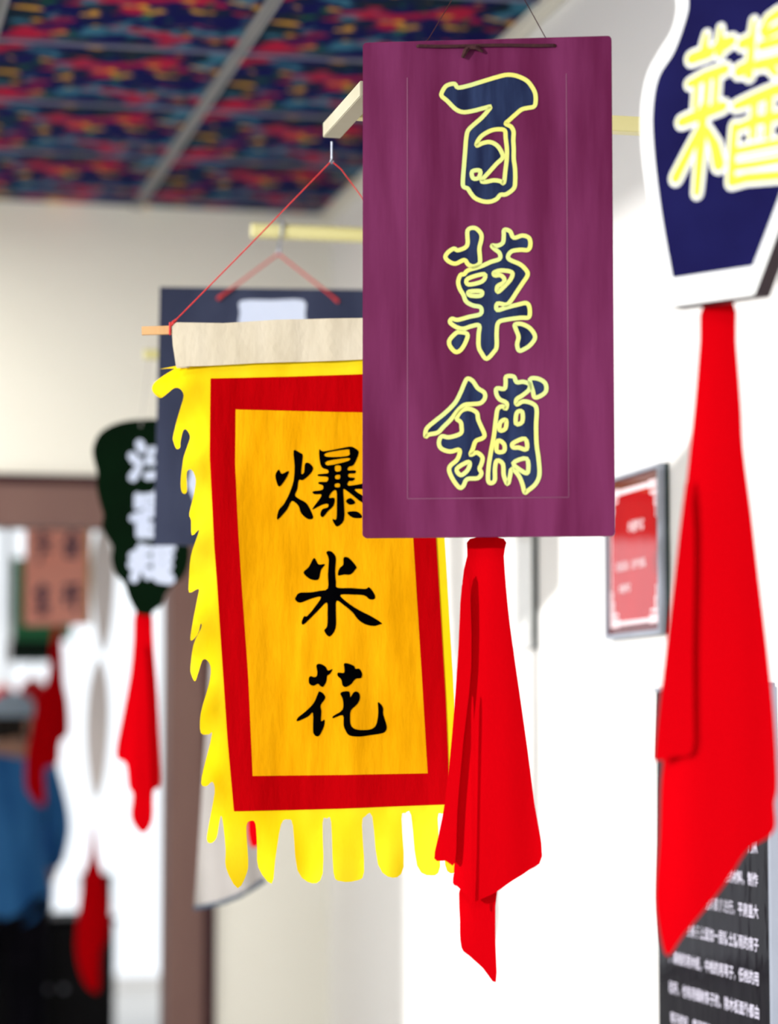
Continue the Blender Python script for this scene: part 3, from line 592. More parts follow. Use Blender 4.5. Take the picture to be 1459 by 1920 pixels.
# ------------------------------------------------------------------ round poles that carry the other signs
def wall_pole(name, p_left, r, label, m, group='poles sticking out of the right wall'):
    o = empty(name, (XW, p_left.y, p_left.z), label, 'pole', group)
    obj('pole_shaft', *tube([p_left, Vector((XW, p_left.y, p_left.z))], r, 16), m, o, smooth=False)
    obj('wall_flange', *tube([Vector((XW - 0.012, p_left.y, p_left.z)), Vector((XW, p_left.y, p_left.z))], r * 1.9, 16), M['alu'], o)
    return o
D2 = 5.68
p2 = at(472, 432, D2)
po2 = wall_pole('wooden_pole', p2, 0.0165, 'round pale yellow pole from the wall above the slate board', M['pole'])
D3 = 6.3
p3 = at(270, 664, D3)
po3 = wall_pole('wooden_pole', p3, 0.0125, 'thin yellowish pole end just above the dark green sign', M['pole'])
# pole above the frame for the burgundy board
pa = Vector((apex.x - 0.06, apex.y, apex.z + 0.05))
po1 = wall_pole('wooden_pole', pa, 0.015, 'topmost round pole, holding the burgundy signboard', M['pole'])
obj('hook', *tube([(apex.x, apex.y - 0.018, pa.z + 0.004), (apex.x, apex.y - 0.012, pa.z + 0.0165), (apex.x, apex.y + 0.012, pa.z + 0.0165), (apex.x, apex.y + 0.016, pa.z), (apex.x, apex.y, apex.z)], 0.0018, 6), M['steel'], po1)

# ------------------------------------------------------------------ slate board
SF = Frame(at(522, 790, D2), yawed(-6.4)); pxs = D2 / FPX
sb = empty('hanging_signboard', SF.pt(0, SF.uv(500, 1025).y, 0), 'slate grey signboard with a pale painted jar, mostly hidden behind the yellow banner', 'sign')
tl, bl = SF.uv(300, 538), SF.uv(288.5, 1022); cx = SF.uv(522, 540).x
wdt = 2 * (cx - tl.x)
hv = (SF.uv(680, 543) - tl).normalized()
obj('board', *slab([[bl, bl + hv * wdt, tl + hv * wdt, tl]], SF.pt, 0, -0.015), M['slate'], sb)
jar = [(452,564),(510,563),(569,563),(572,590),(577,606),(600,640),(660,720),(690,820),(690,920),(650,985),(522,1005),(400,985),(356,920),(356,890),(372,800),(400,720),(440,640),(447,604),(450,585)]
obj('painted_jar', *slab([smooth_loop(SF.uvs(jar), 3)], SF.pt, 0.0008, 0.0002), M['pale_blue'], sb)
def spt(px, py, d=0.0): u = SF.uv(px, py); return SF.pt(u.x, u.y, d)
ap2 = spt(522, 476, 0.0)
obj('cord', *join([tube([ap2, spt(430, 545, 0.006), spt(410, 559, 0.003)], [0.0022, 0.0026, 0.003], 6), tube([ap2, spt(612, 548, 0.006), spt(632, 564, 0.003)], [0.0022, 0.0026, 0.003], 6),
    tube([spt(415, 555, 0.004), spt(408, 562, 0.004)], 0.0042, 6), tube([spt(627, 560, 0.004), spt(634, 567, 0.004)], 0.0036, 6)]), M['red_cord'], sb)
hx = at(529, 432, D2)
obj('wire_hook', *tube([(hx.x, p2.y + 0.012, p2.z + 0.02), (hx.x, p2.y - 0.004, p2.z + 0.026), (hx.x, p2.y - 0.0185, p2.z + 0.012), (hx.x - 0.002, p2.y - 0.0185, p2.z - 0.012), tuple(spt(524, 462)), tuple(ap2), (ap2.x + 0.004, ap2.y, ap2.z + 0.004)], 0.0032, 8), M['steel'], po2)
SC = Frame(at(510, 1300, D2 + 0.01), yawed(0))
tag(obj('red_cloth', *cloth_sheet(SC, [[(500,1022),(548,1022),(556,1200),(566,1400),(560,1480),(520,1500),(510,1560),(484,1586),(470,1585),(463,1540),(470,1440),(486,1250)]], 0.010, 1.6, 0, 0.4), M['red_cloth'], origin=SC.pt(0, SC.uv(475, 1586).y, 0), smooth=True),
    'red cloth hidden behind the yellow banner, its tip showing through the fringe', 'cloth', 'red cloths under the shop signs')

# ------------------------------------------------------------------ grey linen banner with slate hem
LF = Frame(at(430, 1450, 6.0), yawed(0))
ln = empty('linen_banner', LF.pt(0, LF.uv(430, 1705).y, 0), 'grey white linen banner with slate blue hem behind the yellow banner', 'banner')
def lmap(u, w_, d): return LF.pt(u, w_, d + 0.012 * math.sin(u * 40 + 0.8) + 0.004 * math.sin(u * 90 + w_ * 7))
lin = [(395,1180),(500,1176),(500,1400),(499,1560),(496,1652),(478,1664),(450,1680),(420,1692),(390,1700),(363,1705),(368,1640),(376,1520),(384,1390),(390,1280)]
obj('linen', *slab([dense(LF.uvs(lin), 0.015)], lmap, 0.0006, -0.0006, 0.015), M['linen'], ln)
hem = LF.uvs([(363,1704),(390,1699),(420,1691),(450,1679),(478,1663),(497,1650)])
obj('hem', *tube([lmap(p.x, p.y, 0.002) for p in hem], 0.005, 8), M['slate_hem'], ln)
lp = lmap(*LF.uv(388, 1178), 0)
obj('rod', *tube([lmap(*LF.uv(388, 1180), 0), lmap(*LF.uv(508, 1176), 0)], 0.008, 10), M['wood_stick'], ln)
lap = LF.pt(LF.uv(448, 905).x, LF.uv(448, 905).y, 0)
for cx_, cy_ in ((398, 1178), (498, 1176)): obj('cord', *tube([lmap(*LF.uv(cx_, cy_), 0), lap], 0.0014, 5), M['red_cord'], ln)
po4 = wall_pole('wooden_pole', Vector((lap.x - 0.03, lap.y, lap.z + 0.012)), 0.012, 'round pole hidden behind the yellow banner, holding the linen banner', M['pole'])

# ------------------------------------------------------------------ dark green sign
GF = Frame(at(271, 970, D3), yawed(2))
gs = empty('hanging_signboard', GF.pt(0, GF.uv(271, 1155).y, 0), 'dark green wavy gourd shaped sign with three pale characters', 'sign')
gl_ = [(271,786),(243,788),(212,796),(186,813),(174,840),(176,863),(181,882),(182,898),(181,914),(187,942),(194,967),(191,983),(197,1002),(211,1024),(209,1047),(216,1074),(233,1095),(240,1117),(252,1142),(262,1152)]
gr_ = [(281,1153),(287,1145),(302,1134),(310,1113),(325,1095),(341,1084),(352,1061),(355,1030),(350,1010),(362,985),(366,960),(360,930),(364,905),(368,880),(372,850),(366,820),(348,800),(322,789),(295,786)]
obj('board', *slab([smooth_loop(GF.uvs(gl_ + gr_), 3)], GF.pt, 0, -0.015), M['green'], gs)
def strokes(fr, sets, d, m, parent, pxscale, name='character', extra=0.0):
    """each entry: (points, width px); every stroke its own raised brush mark, joined into one character"""
    P = []
    for i, (pp_, wd) in enumerate(sets):
        q = fr.uvs(pp_); W = [x * pxscale + extra for x in wd] if isinstance(wd, (list, tuple)) else wd * pxscale + extra
        P.append(slab([stroke_loop(q, W)], fr.pt, d + 0.00003 * i, d - 0.0005))
    return obj(name, *join(P), m, parent)
g4 = lambda p: Z(p, 160, 780, 4.8); pg = D3 / FPX
strokes(GF, [(g4([(490,250),(510,300)]), 17), (g4([(420,360),(450,400)]), 16), (g4([(430,550),(480,470),(500,400)]), [18,13,8]), (g4([(560,420),(610,300)]), 12), (g4([(560,540),(700,520),(840,520)]), 16), (g4([(590,300),(590,420),(820,400)]), 11), (g4([(700,250),(700,520)]), 12)], 0.0006, M['pale_blue'], gs, pg)
strokes(GF, [(g4([(480,740),(640,720),(800,720)]), 14), (g4([(470,720),(470,820)]), 13), (g4([(640,690),(640,900)]), 12), (g4([(430,920),(540,880),(780,870)]), 15), (g4([(500,800),(760,800)]), 12), (g4([(490,930),(490,1070)]), 15), (g4([(490,1070),(760,1060)]), 14), (g4([(500,990),(760,985)]), 12), (g4([(760,930),(760,1070)]), 13), (g4([(550,820),(550,1060)]), 12)], 0.0006, M['pale_blue'], gs, pg)
strokes(GF, [(g4([(430,1260),(560,1200)]), 18), (g4([(500,1180),(480,1320),(440,1460)]), [15,16,18]), (g4([(420,1340),(560,1300)]), 18), (g4([(490,1300),(560,1450)]), 12), (g4([(640,1200),(650,1440)]), 17), (g4([(640,1210),(780,1190)]), 15), (g4([(650,1290),(770,1270)]), 13), (g4([(740,1190),(730,1380)]), 15), (g4([(560,1390),(660,1460),(760,1470)]), [12,18,20]), (g4([(680,1370),(760,1350)]), 14), (g4([(700,1400),(760,1440)]), 14)], 0.0006, M['pale_blue'], gs, pg)
ga = p3 + Vector((0.012, 0, -0.012))
gt = GF.pt(GF.uv(264, 800).x, GF.uv(264, 800).y, 0.001)
obj('cord', *tube([ga, gt], 0.0012, 5), M['linen'], gs)
GC = Frame(at(266, 1350, D3 + 0.005), yawed(0))
tag(obj('red_cloth', *join([cloth_sheet(GC, [[(254,1148),(283,1148),(287,1185),(289,1219),(296,1312),(300,1425),(300,1474),(288,1484),(286,1539),(268,1562),(247,1534),(250,1490),(242,1476),(236,1432),(217,1416),(230,1340),(244,1264),(250,1200)]], 0.008, 1.7, 0, 0.3),
    cloth_sheet(GC, [[(262,1230),(276,1230),(284,1400),(284,1500),(270,1470),(262,1400)]], 0.006, 1.3, 0.012, 1.0)]), M['red_cloth'], origin=GC.pt(0, GC.uv(268, 1562).y, 0), smooth=True),
    'red cloth hanging below the dark green sign', 'cloth', 'red cloths under the shop signs')

# ------------------------------------------------------------------ vase shaped sign, near right
DV = 3.35
VF = Frame(at(1336, 300, DV), yawed(44)); pv = DV / FPX
vs_ = empty('hanging_signboard', VF.pt(0, VF.uv(1336, 566).y, 0), 'navy vase shaped sign with white border and yellow characters, near the camera', 'sign')
la = VF.uvs([(1250,575),(1238,504),(1222,404),(1209,323),(1203,258),(1204,194),(1215,139),(1235,100),(1259,61),(1269,26),(1269,0),(1264,-40),(1250,-75),(1252,-105)])
ra_ = VF.uv(1414, 553)
ax = (la[0].x + ra_.x) / 2; wbm = (la[0].y + ra_.y) / 2
la[0].y = wbm
LEAN = 0.15                               # the board hangs a little askew
def axis_u(w_): return ax + LEAN * (w_ - wbm)
def half_smooth(pts, sub=4):
    out = []; n = len(pts)
    for i in range(n - 1):
        p0, p1, p2, p3 = pts[max(i-1, 0)], pts[i], pts[i+1], pts[min(i+2, n-1)]
        for k in range(sub):
            t = k / sub; out.append(0.5*((2*p1)+(p2-p0)*t+(2*p0-5*p1+4*p2-p3)*t*t+(3*p1-p0-3*p2+p3)*t*t*t))
    out.append(pts[-1]); return out
def mirrored(L): h = half_smooth(L); return h + [Vector((2 * axis_u(p.y) - p.x, p.y)) for p in h][::-1]
obj('board', *slab([mirrored(la)], VF.pt, 0, -0.034), M['vase_edge'], vs_)
obj('white_face', *slab([mirrored(la)], VF.pt, 0.0006, 0.0001), M['white_paint'], vs_)
nb = VF.uvs([(1262,523),(1241,404),(1227,290),(1224,210),(1235,145),(1264,97),(1287,32),(1291,0),(1285,-50),(1275,-80)])
nb[0].y = (VF.uv(1262, 523).y + VF.uv(1406, 500).y) / 2
obj('painted_body', *slab([mirrored(nb)], VF.pt, 0.0012, 0.0007), M['vase_navy'], vs_)
v5 = lambda p: Z(p, 1240, 0, 5.055)
cai = [(v5([(440,330),(425,420),(410,540)]), [7,11,13]), (v5([(300,560),(380,530),(470,500)]), 17), (v5([(575,270),(570,380),(565,510)]), [6,11,13]), (v5([(545,450),(610,425),(680,390)]), [15,20,15]),
       (v5([(280,800),(420,730),(620,660)]), [11,15,15]), (v5([(350,800),(335,1020)]), 9), (v5([(450,760),(430,1020)]), 10), (v5([(540,740),(520,1000)]), 10),
       (v5([(205,1160),(380,1090),(600,1010)]), [15,17,15]), (v5([(415,1020),(395,1300),(350,1830)]), [13,16,12]), (v5([(390,1210),(280,1430),(150,1690)]), [11,14,16]), (v5([(450,1230),(520,1380),(560,1560)]), [9,17,20])]
jiang = [(v5([(890,200),(870,420),(845,720)]), [7,12,13]), (v5([(780,420),(850,390)]), 16), (v5([(750,680),(850,630)]), 18), (v5([(1130,130),(1030,190),(970,300)]), [16,13,10]), (v5([(1000,330),(1130,270),(1290,200)]), 13), (v5([(960,440),(1100,400),(1330,330)]), 14),
         (v5([(930,620),(1100,580),(1330,520)]), 16), (v5([(1200,380),(1180,700)]), 12), (v5([(1050,650),(1100,700)]), 11), (v5([(720,1010),(900,940),(1090,860),(1350,800)]), [12,17,17,15]),
         (v5([(720,1220),(900,1150),(1100,1110),(1300,1060)]), [11,14,14,12]), (v5([(710,1200),(690,1450),(675,1720)]), 12), (v5([(1290,1080),(1240,1400),(1180,1680)]), 13), (v5([(900,980),(880,1300)]), 11), (v5([(1040,950),(1020,1290)]), 11),
         (v5([(710,1440),(900,1400),(1200,1340)]), 11), (v5([(690,1590),(900,1560),(1190,1510)]), 11), (v5([(680,1730),(820,1690),(1180,1660)]), 14)]
for ch in (cai, jiang):
    o = strokes(VF, ch, 0.0034, M['bright_yellow'], vs_, pv * 1.35)
    P = []
    for i, (pp_, wd) in enumerate(ch):
        q = VF.uvs(pp_); W = [x * pv * 1.35 + 0.0085 for x in wd] if isinstance(wd, (list, tuple)) else wd * pv * 1.35 + 0.0085
        P.append(slab([stroke_loop(q, W)], VF.pt, 0.0020 + 0.00003 * i, 0.0013))
    obj('white_halo', *join(P), M['white_paint'], o)
vt = VF.pt(ax, la[-1].y, -0.01)
ax = axis_u(la[-1].y)
for sg in (-0.03, 0.03): obj('cord', *tube([VF.pt(ax + sg, la[-1].y - 0.008, -0.01), VF.pt(ax, la[-1].y + 0.12, -0.01)], 0.0016, 6), M['red_cord'], vs_)
va = VF.pt(ax, la[-1].y + 0.12, -0.01)
po5 = wall_pole('wooden_pole', Vector((va.x - 0.05, va.y, va.z + 0.0165)), 0.015, 'round pole nearest the camera, holding the vase shaped sign', M['pole'])
VC = Frame(at(1340, 1150, DV), yawed(8))
tag(obj('red_cloth', *join([
    cloth_sheet(VC, [[(1318,574),(1376,568),(1381,640),(1390,760),(1394,840),(1409,957),(1424,1088),(1438,1204),(1450,1321),(1456,1410),(1458,1478),(1453,1506),(1455,1549),(1440,1571),(1402,1594),(1369,1644),(1335,1689),(1281,1754),(1257,1789),(1245,1782),(1234,1731),(1229,1675),(1236,1577),(1239,1478),(1244,1420),(1254,1300),(1264,1200),(1268,1102),(1280,971),(1294,840),(1304,740),(1312,640)]], 0.0075, 1.5, 0.0, 0.9, step=0.010),
    cloth_sheet(VC, [[(1290,900),(1302,1000),(1300,1219),(1301,1330),(1299,1410),(1265,1418),(1233,1426),(1230,1400),(1246,1248),(1263,1102),(1278,971)]], 0.003, 1.0, 0.012, 0.2, step=0.014)]),
    M['red_cloth'], origin=VC.pt(0, VC.uv(1257, 1789).y, 0), smooth=True), 'large blurred red cloth under the vase shaped sign at the right edge', 'cloth', 'red cloths under the shop signs')

# ------------------------------------------------------------------ beyond the doorway
DO = 9.6
OF = Frame(at(105, 1085, DO), yawed(20)); po_ = DO / FPX
os_ = empty('hanging_signboard', OF.pt(0, OF.uv(105, 1175).y, 0), 'salmon coloured board with four violet characters beyond the doorway', 'sign')
c = [OF.uv(47, 986), OF.uv(161, 975), OF.uv(161, 1163), OF.uv(47, 1180)]
q0, q1, q2, q3 = min(c[0].x, c[3].x), max(c[1].x, c[2].x), (c[2].y + c[3].y) / 2, (c[0].y + c[1].y) / 2
obj('board', *fbox(OF, q0, q2, q1, q3, -0.035, 0), M['salmon'], os_)
obj('ochre_edge', *fbox(OF, q1, q2, q1 + 0.004, q3, -0.035, 0), M['gold_edge'], os_)
o6 = lambda p: Z(p, 0, 960, 6.4)
for st in ([(o6([(500,230),(520,470)]), 8), (o6([(440,380),(600,360)]), 7), (o6([(500,450),(470,600)]), 6), (o6([(470,290),(570,280)]), 6), (o6([(540,420),(610,460)]), 6)],
           [(o6([(870,230),(770,400)]), 7), (o6([(870,230),(960,390)]), 7), (o6([(800,380),(930,370)]), 8), (o6([(800,440),(800,530),(920,530),(920,430),(800,440)]), 8), (o6([(790,480),(920,470)]), 7)],
           [(o6([(450,930),(580,920)]), 7), (o6([(450,930),(440,1000)]), 6), (o6([(470,990),(560,980),(540,1060),(470,1060)]), 8), (o6([(510,880),(505,1220)]), 9), (o6([(440,1130),(590,1120)]), 7), (o6([(450,1210),(580,1200)]), 7)],
           [(o6([(780,900),(940,880)]), 7), (o6([(760,1010),(960,990)]), 8), (o6([(820,880),(815,1030),(790,1100)]), 8), (o6([(900,880),(900,1180)]), 8)]):
    strokes(OF, st, 0.002, M['violet_ink'], os_, po_ * 0.95)
tpo = [OF.pt(q0 + 0.03, q3, -0.015), OF.pt(q1 - 0.03, q3, -0.015)]
apo = Vector(((tpo[0].x + tpo[1].x) / 2, (tpo[0].y + tpo[1].y) / 2, FZ))
for p in tpo: obj('cord', *tube([p, apo], 0.002, 5), M['twine'], os_)
OC = Frame(at(90, 1340, DO), yawed(0))
tag(obj('red_cloth', *join([cloth_sheet(OC, [[(101,1178),(112,1176),(116,1210),(118,1245),(120,1281),(127,1319),(128,1375),(114,1391),(110,1431),(88,1438),(84,1454),(86,1503),(77,1511),(54,1490),(46,1468),(49,1404),(58,1372),(68,1306),(84,1290),(93,1245),(98,1200)]], 0.02, 1.6, 0, 0.5, step=0.025)]), M['red_cloth'], origin=OC.pt(0, OC.uv(77, 1511).y, 0), smooth=True),
    'red cloth hanging below the salmon board beyond the doorway', 'cloth', 'red cloths under the shop signs')

# pale double leaf sign and its cloth
PF = Frame(at(190, 1250, 9.2), yawed(0))
pl = empty('hanging_sign', PF.pt(0, PF.uv(185, 1492).y, 0), 'slim pale grey double leaf shaped sign beyond the doorway', 'sign')
obj('upper_leaf', *slab([smooth_loop(PF.uvs([(195,975),(209,1010),(216,1060),(214,1120),(207,1185),(193,1226),(182,1185),(174,1120),(173,1060),(180,1010)]), 3)], PF.pt, 0.012, -0.012), M['pale_grey'], pl)
obj('lower_leaf', *slab([smooth_loop(PF.uvs([(186,1234),(200,1270),(205,1330),(202,1400),(194,1462),(179,1500),(168,1457),(162,1395),(163,1330),(170,1275)]), 3)], PF.pt, 0.012, -0.012), M['pale_grey'], pl)
t_ = PF.pt(PF.uv(194, 985).x, PF.uv(194, 985).y, 0)
for tb_ in (tube([t_, Vector((t_.x, t_.y, FZ))], 0.002, 5), tube([PF.pt(*PF.uv(193, 1214), 0), PF.pt(*PF.uv(186, 1250), 0)], 0.003, 5), tube([PF.pt(*PF.uv(179, 1486), 0), PF.pt(*PF.uv(175, 1543), 0)], 0.003, 5)): obj('cord', *tb_, M['linen'], pl)
tag(obj('red_cloth', *cloth_sheet(PF, [[(172,1546),(177,1546),(183,1600),(191,1632),(201,1678),(206,1713),(201,1759),(189,1785),(187,1851),(178,1860),(158,1839),(141,1790),(144,1724),(155,1644),(167,1603)]], 0.02, 1.6, 0, 0.5, step=0.025), M['red_cloth'], origin=PF.pt(0, PF.uv(178, 1860).y, 0), smooth=True),
    'lowest red cloth, hanging under the pale leaf shaped sign before the black cabinet', 'cloth', 'red cloths under the shop signs')

# green board with a dark foot
NF = Frame(at(80, 1130, 12.4), yawed(0))
gb = empty('green_board', NF.pt(0, NF.uv(75, 1240).y, 0), 'mid green board with a black green lower band behind the salmon board', 'board')
a, b = NF.uv(24, 1045), NF.uv(134, 1200); e, f_ = NF.uv(18, 1200), NF.uv(100, 1242)
obj('board', *fbox(NF, a.x, b.y, b.x, a.y, -0.03, 0), M['leaf_green'], gb)
obj('lower_band', *fbox(NF, e.x, f_.y, f_.x, e.y, -0.03, 0.01), M['black_green'], gb)
gt2 = NF.pt((a.x + b.x) / 2, a.y, -0.015)
obj('cord', *tube([gt2, Vector((gt2.x, gt2.y, FZ))], 0.004, 5), M['twine'], gb)

# small red lanterns hanging further back
def lantern(px, py, D, r, label):
    p = at(px, py, D); o = empty('red_lantern', (p.x, p.y, p.z - r), label, 'lantern', 'red lanterns beyond the doorway')
    prof = [(0.30, -0.95), (0.72, -0.72), (0.98, -0.3), (1.0, 0.1), (0.9, 0.5), (0.6, 0.85), (0.32, 0.98)]
    V, F = [], []
    for (rr, zz) in prof:
        for k in range(20):
            th = 2 * math.pi * k / 20; q = rr * (1 + 0.03 * (k % 2)); V.append((p.x + r * q * math.cos(th), p.y + r * q * math.sin(th), p.z + r * zz))
    for i in range(len(prof) - 1):
        for k in range(20): F.append((i*20+k, i*20+(k+1)%20, (i+1)*20+(k+1)%20, (i+1)*20+k))
    obj('lantern_body', V, F, M['lantern'], o, smooth=True)
    obj('top_cap', *tube([(p.x, p.y, p.z + r * 0.95), (p.x, p.y, p.z + r * 1.1)], r * 0.34, 12), M['gold_edge'], o)
    obj('bottom_cap', *tube([(p.x, p.y, p.z - r * 1.06), (p.x, p.y, p.z - r * 0.92)], r * 0.32, 12), M['gold_edge'], o)
    obj('cord', *tube([(p.x, p.y, p.z + r * 1.1), (p.x, p.y, FZ)], 0.004, 5), M['twine'], o)
    obj('tassel', *tube([(p.x, p.y, p.z - r * 1.06), (p.x, p.y, p.z - r * 1.5), (p.x, p.y, p.z - r * 2.1)], [r * 0.06, r * 0.14, r * 0.2], 8), M['red_cloth'], o)
lantern(62, 1300, 13.2, 0.075, 'small red lantern beside the salmon board cloth')
lantern(6, 1312, 13.6, 0.075, 'small red lantern at the left edge, above the person in blue')

# black cabinet with a box on it
q = at(222, 1720, 10.9); zt = q.z
cb = empty('black_cabinet', (q.x - 0.3, q.y, 0), 'low black cabinet beyond the doorway', 'cabinet')
cx0, cx1, cy0, cy1 = q.x - 0.52, q.x, q.y, q.y + 0.42
obj('body', *bevelled_box((cx0 + 0.01, cy0 + 0.02, 0.06), (cx1 - 0.01, cy1, zt - 0.025), 0.006), M['cabinet'], cb)
obj('top', *bevelled_box((cx0, cy0, zt - 0.025), (cx1, cy1 + 0.01, zt), 0.005), M['cabinet'], cb)
for k in range(2):
    xx = cx0 + 0.015 + k * 0.25
    dd = obj('door', *bevelled_box((xx, cy0 + 0.004, 0.09), (xx + 0.24, cy0 + 0.022, zt - 0.04), 0.004), M['cabinet'], cb)
    obj('knob', *tube([(xx + (0.21 if k == 0 else 0.03), cy0 - 0.014, zt * 0.6), (xx + (0.21 if k == 0 else 0.03), cy0 + 0.004, zt * 0.6)], 0.012, 10), M['steel'], dd)
obj('plinth', *box((cx0 + 0.03, cy0 + 0.05, 0), (cx1 - 0.03, cy1 - 0.02, 0.06)), M['cabinet'], cb)
b0, b1 = at(154, 1720, 10.98), at(214, 1640, 10.98)
bxo = empty('black_case', (b0.x, b0.y, zt), 'small black case standing on the black cabinet', 'case')
obj('body', *bevelled_box((b0.x, b0.y, zt), (b1.x, b0.y + 0.12, b1.z), 0.008), M['cabinet'], bxo)
obj('lid', *bevelled_box((b0.x - 0.003, b0.y - 0.003, b1.z - 0.03), (b1.x + 0.003, b0.y + 0.123, b1.z + 0.002), 0.006), M['cabinet'], bxo)

# ------------------------------------------------------------------ the person in blue
def skin_mesh(pts, edges, rad, root=0, sub=2):
    me = bpy.data.meshes.new('skin_tmp'); me.from_pydata([tuple(p) for p in pts], edges, []); o = bpy.data.objects.new('skin_tmp', me); COL.objects.link(o)
    sm = o.modifiers.new('skin', 'SKIN'); sm.use_smooth_shade = True
    for i, r in enumerate(rad):
        sv = me.skin_vertices[0].data[i]; sv.radius = (r, r) if not isinstance(r, tuple) else r; sv.use_root = (i == root)
    s2 = o.modifiers.new('sub', 'SUBSURF'); s2.levels = sub; s2.render_levels = sub
    dg = bpy.context.evaluated_depsgraph_get(); e_ = o.evaluated_get(dg); em = e_.to_mesh()
    V = [o.matrix_world @ v.co for v in em.vertices]; F = [tuple(p.vertices) for p in em.polygons]
    e_.to_mesh_clear(); bpy.data.objects.remove(o); bpy.data.meshes.remove(me); return V, F
pp0 = at(2, 1900, 10.2); PX, PY = pp0.x, pp0.y
pe = empty('person', (PX, PY, 0), 'person in a blue coat, pale cap and black trousers, one hand at the cabinet', 'person')
def q_(x, y, z): return Vector((PX + x, PY + y, z))
# body facing away and to the right; right hand reaching to the cabinet edge
pts = [q_(0,0,0.86), q_(0,0,1.05), q_(0.01,0.01,1.25), q_(0.015,0.02,1.36), q_(0.02,0.03,1.44), q_(0.03,0.05,1.48), q_(0.035,0.06,1.55),
       q_(0.15,0.05,1.34), q_(0.22,0.12,1.12), q_(0.215,0.30,0.93), q_(0.212,0.37,0.885),
       q_(-0.13,0.02,1.34), q_(-0.19,0.02,1.10), q_(-0.17,0.12,0.88), q_(-0.165,0.16,0.80),
       q_(0.09,0,0.80), q_(0.10,0.02,0.47), q_(0.10,-0.01,0.08), q_(0.11,0.14,0.035), q_(-0.09,0,0.80), q_(-0.10,0.03,0.47), q_(-0.10,0,0.08), q_(-0.11,0.15,0.035)]
edges = [(0,1),(1,2),(2,3),(3,4),(4,5),(5,6),(3,7),(7,8),(8,9),(9,10),(3,11),(11,12),(12,13),(13,14),(0,15),(15,16),(16,17),(17,18),(0,19),(19,20),(20,21),(21,22)]
rad = [(.13,.10),(.12,.09),(.14,.10),(.12,.09),.050,.075,.090,.055,.042,.032,.022,.055,.042,.032,.022,.085,.058,.040,.032,.085,.058,.040,.032]
bV, bF = skin_mesh(pts, edges, rad)
def hand(wp, fw_, side):
    fw_ = Vector(fw_).normalized(); lat = fw_.cross(UP).normalized() * side; P = []
    palm = skin_mesh([wp, wp + fw_ * 0.045, wp + fw_ * 0.085], [(0,1),(1,2)], [(.020,.015),(.034,.014),(.036,.012)], sub=1); P.append(palm)
    for k, (off, L) in enumerate(((-0.028, 0.062), (-0.009, 0.074), (0.010, 0.068), (0.027, 0.052))):
        a = wp + fw_ * 0.078 + lat * off; b = a + fw_ * L * 0.45 + Vector((0, 0, 0.004)); cc = a + fw_ * L * 0.78 - Vector((0, 0, 0.008)); d = a + fw_ * L - Vector((0, 0, 0.022))
        P.append(skin_mesh([a, b, cc, d], [(0,1),(1,2),(2,3)], [.0095,.009,.0085,.007], sub=1))
    a = wp + fw_ * 0.03 - lat * 0.028; P.append(skin_mesh([a, a - lat * 0.022 + fw_ * 0.025, a - lat * 0.028 + fw_ * 0.055], [(0,1),(1,2)], [.012,.0105,.008], sub=1))
    return join(P)
# head shape with nose, ears, eyes, mouth
hc = q_(0.038, 0.065, 1.525); fd = Vector((0.75, 0.66, 0)).normalized(); ls = fd.cross(UP)
def ellips(c_, rx, ry, rz, n=14, m_=10, ax1=None, ax2=None):
    a1 = ax1 or Vector((1, 0, 0)); a2 = ax2 or Vector((0, 1, 0)); V, F = [], []
    for i in range(m_ + 1):
        ph = math.pi * i / m_
        for k in range(n):
            th = 2 * math.pi * k / n; V.append(c_ + a1 * rx * math.sin(ph) * math.cos(th) + a2 * ry * math.sin(ph) * math.sin(th) + UP * rz * math.cos(ph))
    for i in range(m_):
        for k in range(n): F.append((i*n+k, i*n+(k+1)%n, (i+1)*n+(k+1)%n, (i+1)*n+k))
    return V, F
headp = [ellips(hc, 0.094, 0.074, 0.115, ax1=fd, ax2=ls), ellips(hc + fd * 0.03 - UP * 0.055, 0.058, 0.055, 0.062, ax1=fd, ax2=ls), ellips(hc + fd * 0.098 - UP * 0.012, 0.018, 0.013, 0.022, 8, 6, fd, ls),
         ellips(hc + ls * 0.076 - UP * 0.01, 0.018, 0.008, 0.03, 8, 6, fd, ls), ellips(hc - ls * 0.076 - UP * 0.01, 0.018, 0.008, 0.03, 8, 6, fd, ls)]
obj('body', *join([(bV, bF), hand(pts[10], pts[10] - pts[9], 1), hand(pts[14], pts[14] - pts[13], -1)] + headp), M['skin'], pe, smooth=True)
for s in (-1, 1): obj('eye', *ellips(hc + fd * 0.083 + ls * s * 0.032 + UP * 0.008, 0.010, 0.013, 0.008, 8, 6, fd, ls), M['hair'], pe, smooth=True)
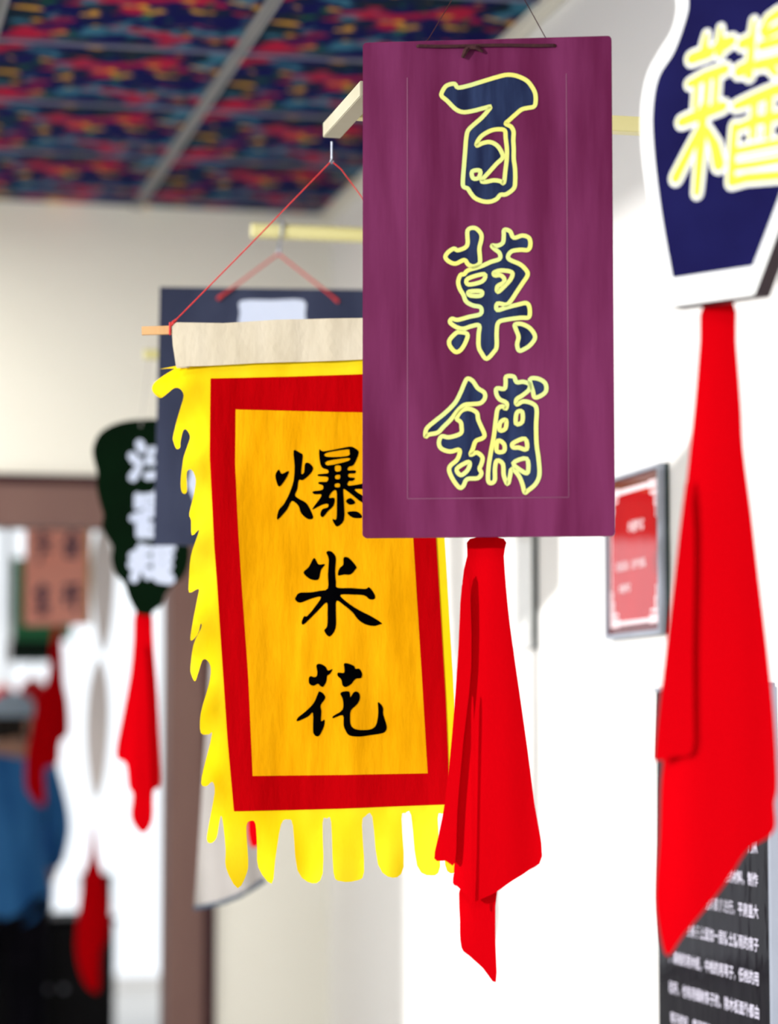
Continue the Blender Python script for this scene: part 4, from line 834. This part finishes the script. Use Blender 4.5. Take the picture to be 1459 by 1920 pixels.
obj('mouth', *ellips(hc + fd * 0.086 - UP * 0.058, 0.008, 0.022, 0.006, 8, 6, fd, ls), M['lantern'], pe, smooth=True)
obj('hair', *ellips(hc - fd * 0.014 - UP * 0.006, 0.096, 0.082, 0.098, ax1=fd, ax2=ls), M['hair'], pe, smooth=True)
capv = [v for v in [0]]
cV, cF = ellips(hc - fd * 0.004 + UP * 0.035, 0.107, 0.092, 0.095, ax1=fd, ax2=ls)
cV = [Vector((v.x, v.y, max(v.z, hc.z + 0.030))) for v in cV]
brim = ellips(hc + fd * 0.12 + UP * 0.036, 0.06, 0.07, 0.008, ax1=fd, ax2=ls)
co = obj('cap', cV, cF, M['cap'], pe, smooth=True)
obj('brim', *brim, M['cap'], co, smooth=True)
coat = skin_mesh([q_(0,0,0.70), q_(0,0,0.88), q_(0,0,1.05), q_(0.01,0.01,1.22), q_(0.015,0.02,1.34), q_(0.02,0.03,1.42), q_(0.16,0.05,1.33), q_(0.225,0.12,1.12), q_(0.217,0.27,0.955), q_(-0.14,0.02,1.33), q_(-0.195,0.02,1.10), q_(-0.175,0.10,0.90)],
                 [(0,1),(1,2),(2,3),(3,4),(4,5),(4,6),(6,7),(7,8),(4,9),(9,10),(10,11)], [(.235,.17),(.21,.15),(.165,.125),(.165,.12),(.14,.11),.065,.078,.060,.048,.078,.060,.048])
obj('coat', *coat, M['blue_coat'], pe, smooth=True)
tr_ = skin_mesh([q_(0,0,0.86), q_(0.09,0,0.78), q_(0.10,0.02,0.47), q_(0.10,-0.005,0.09), q_(-0.09,0,0.78), q_(-0.10,0.03,0.47), q_(-0.10,0.005,0.09)], [(0,1),(1,2),(2,3),(0,4),(4,5),(5,6)], [(.14,.11),.105,.085,.075,.105,.085,.075])
obj('trousers', *tr_, M['black_cloth'], pe, smooth=True)
for s in (1, -1):
    obj('shoe', *bevelled_box((PX + 0.105 * s - 0.05, PY - 0.08, 0), (PX + 0.105 * s + 0.05, PY + 0.20, 0.085), 0.03), M['shoe'], pe, smooth=True)
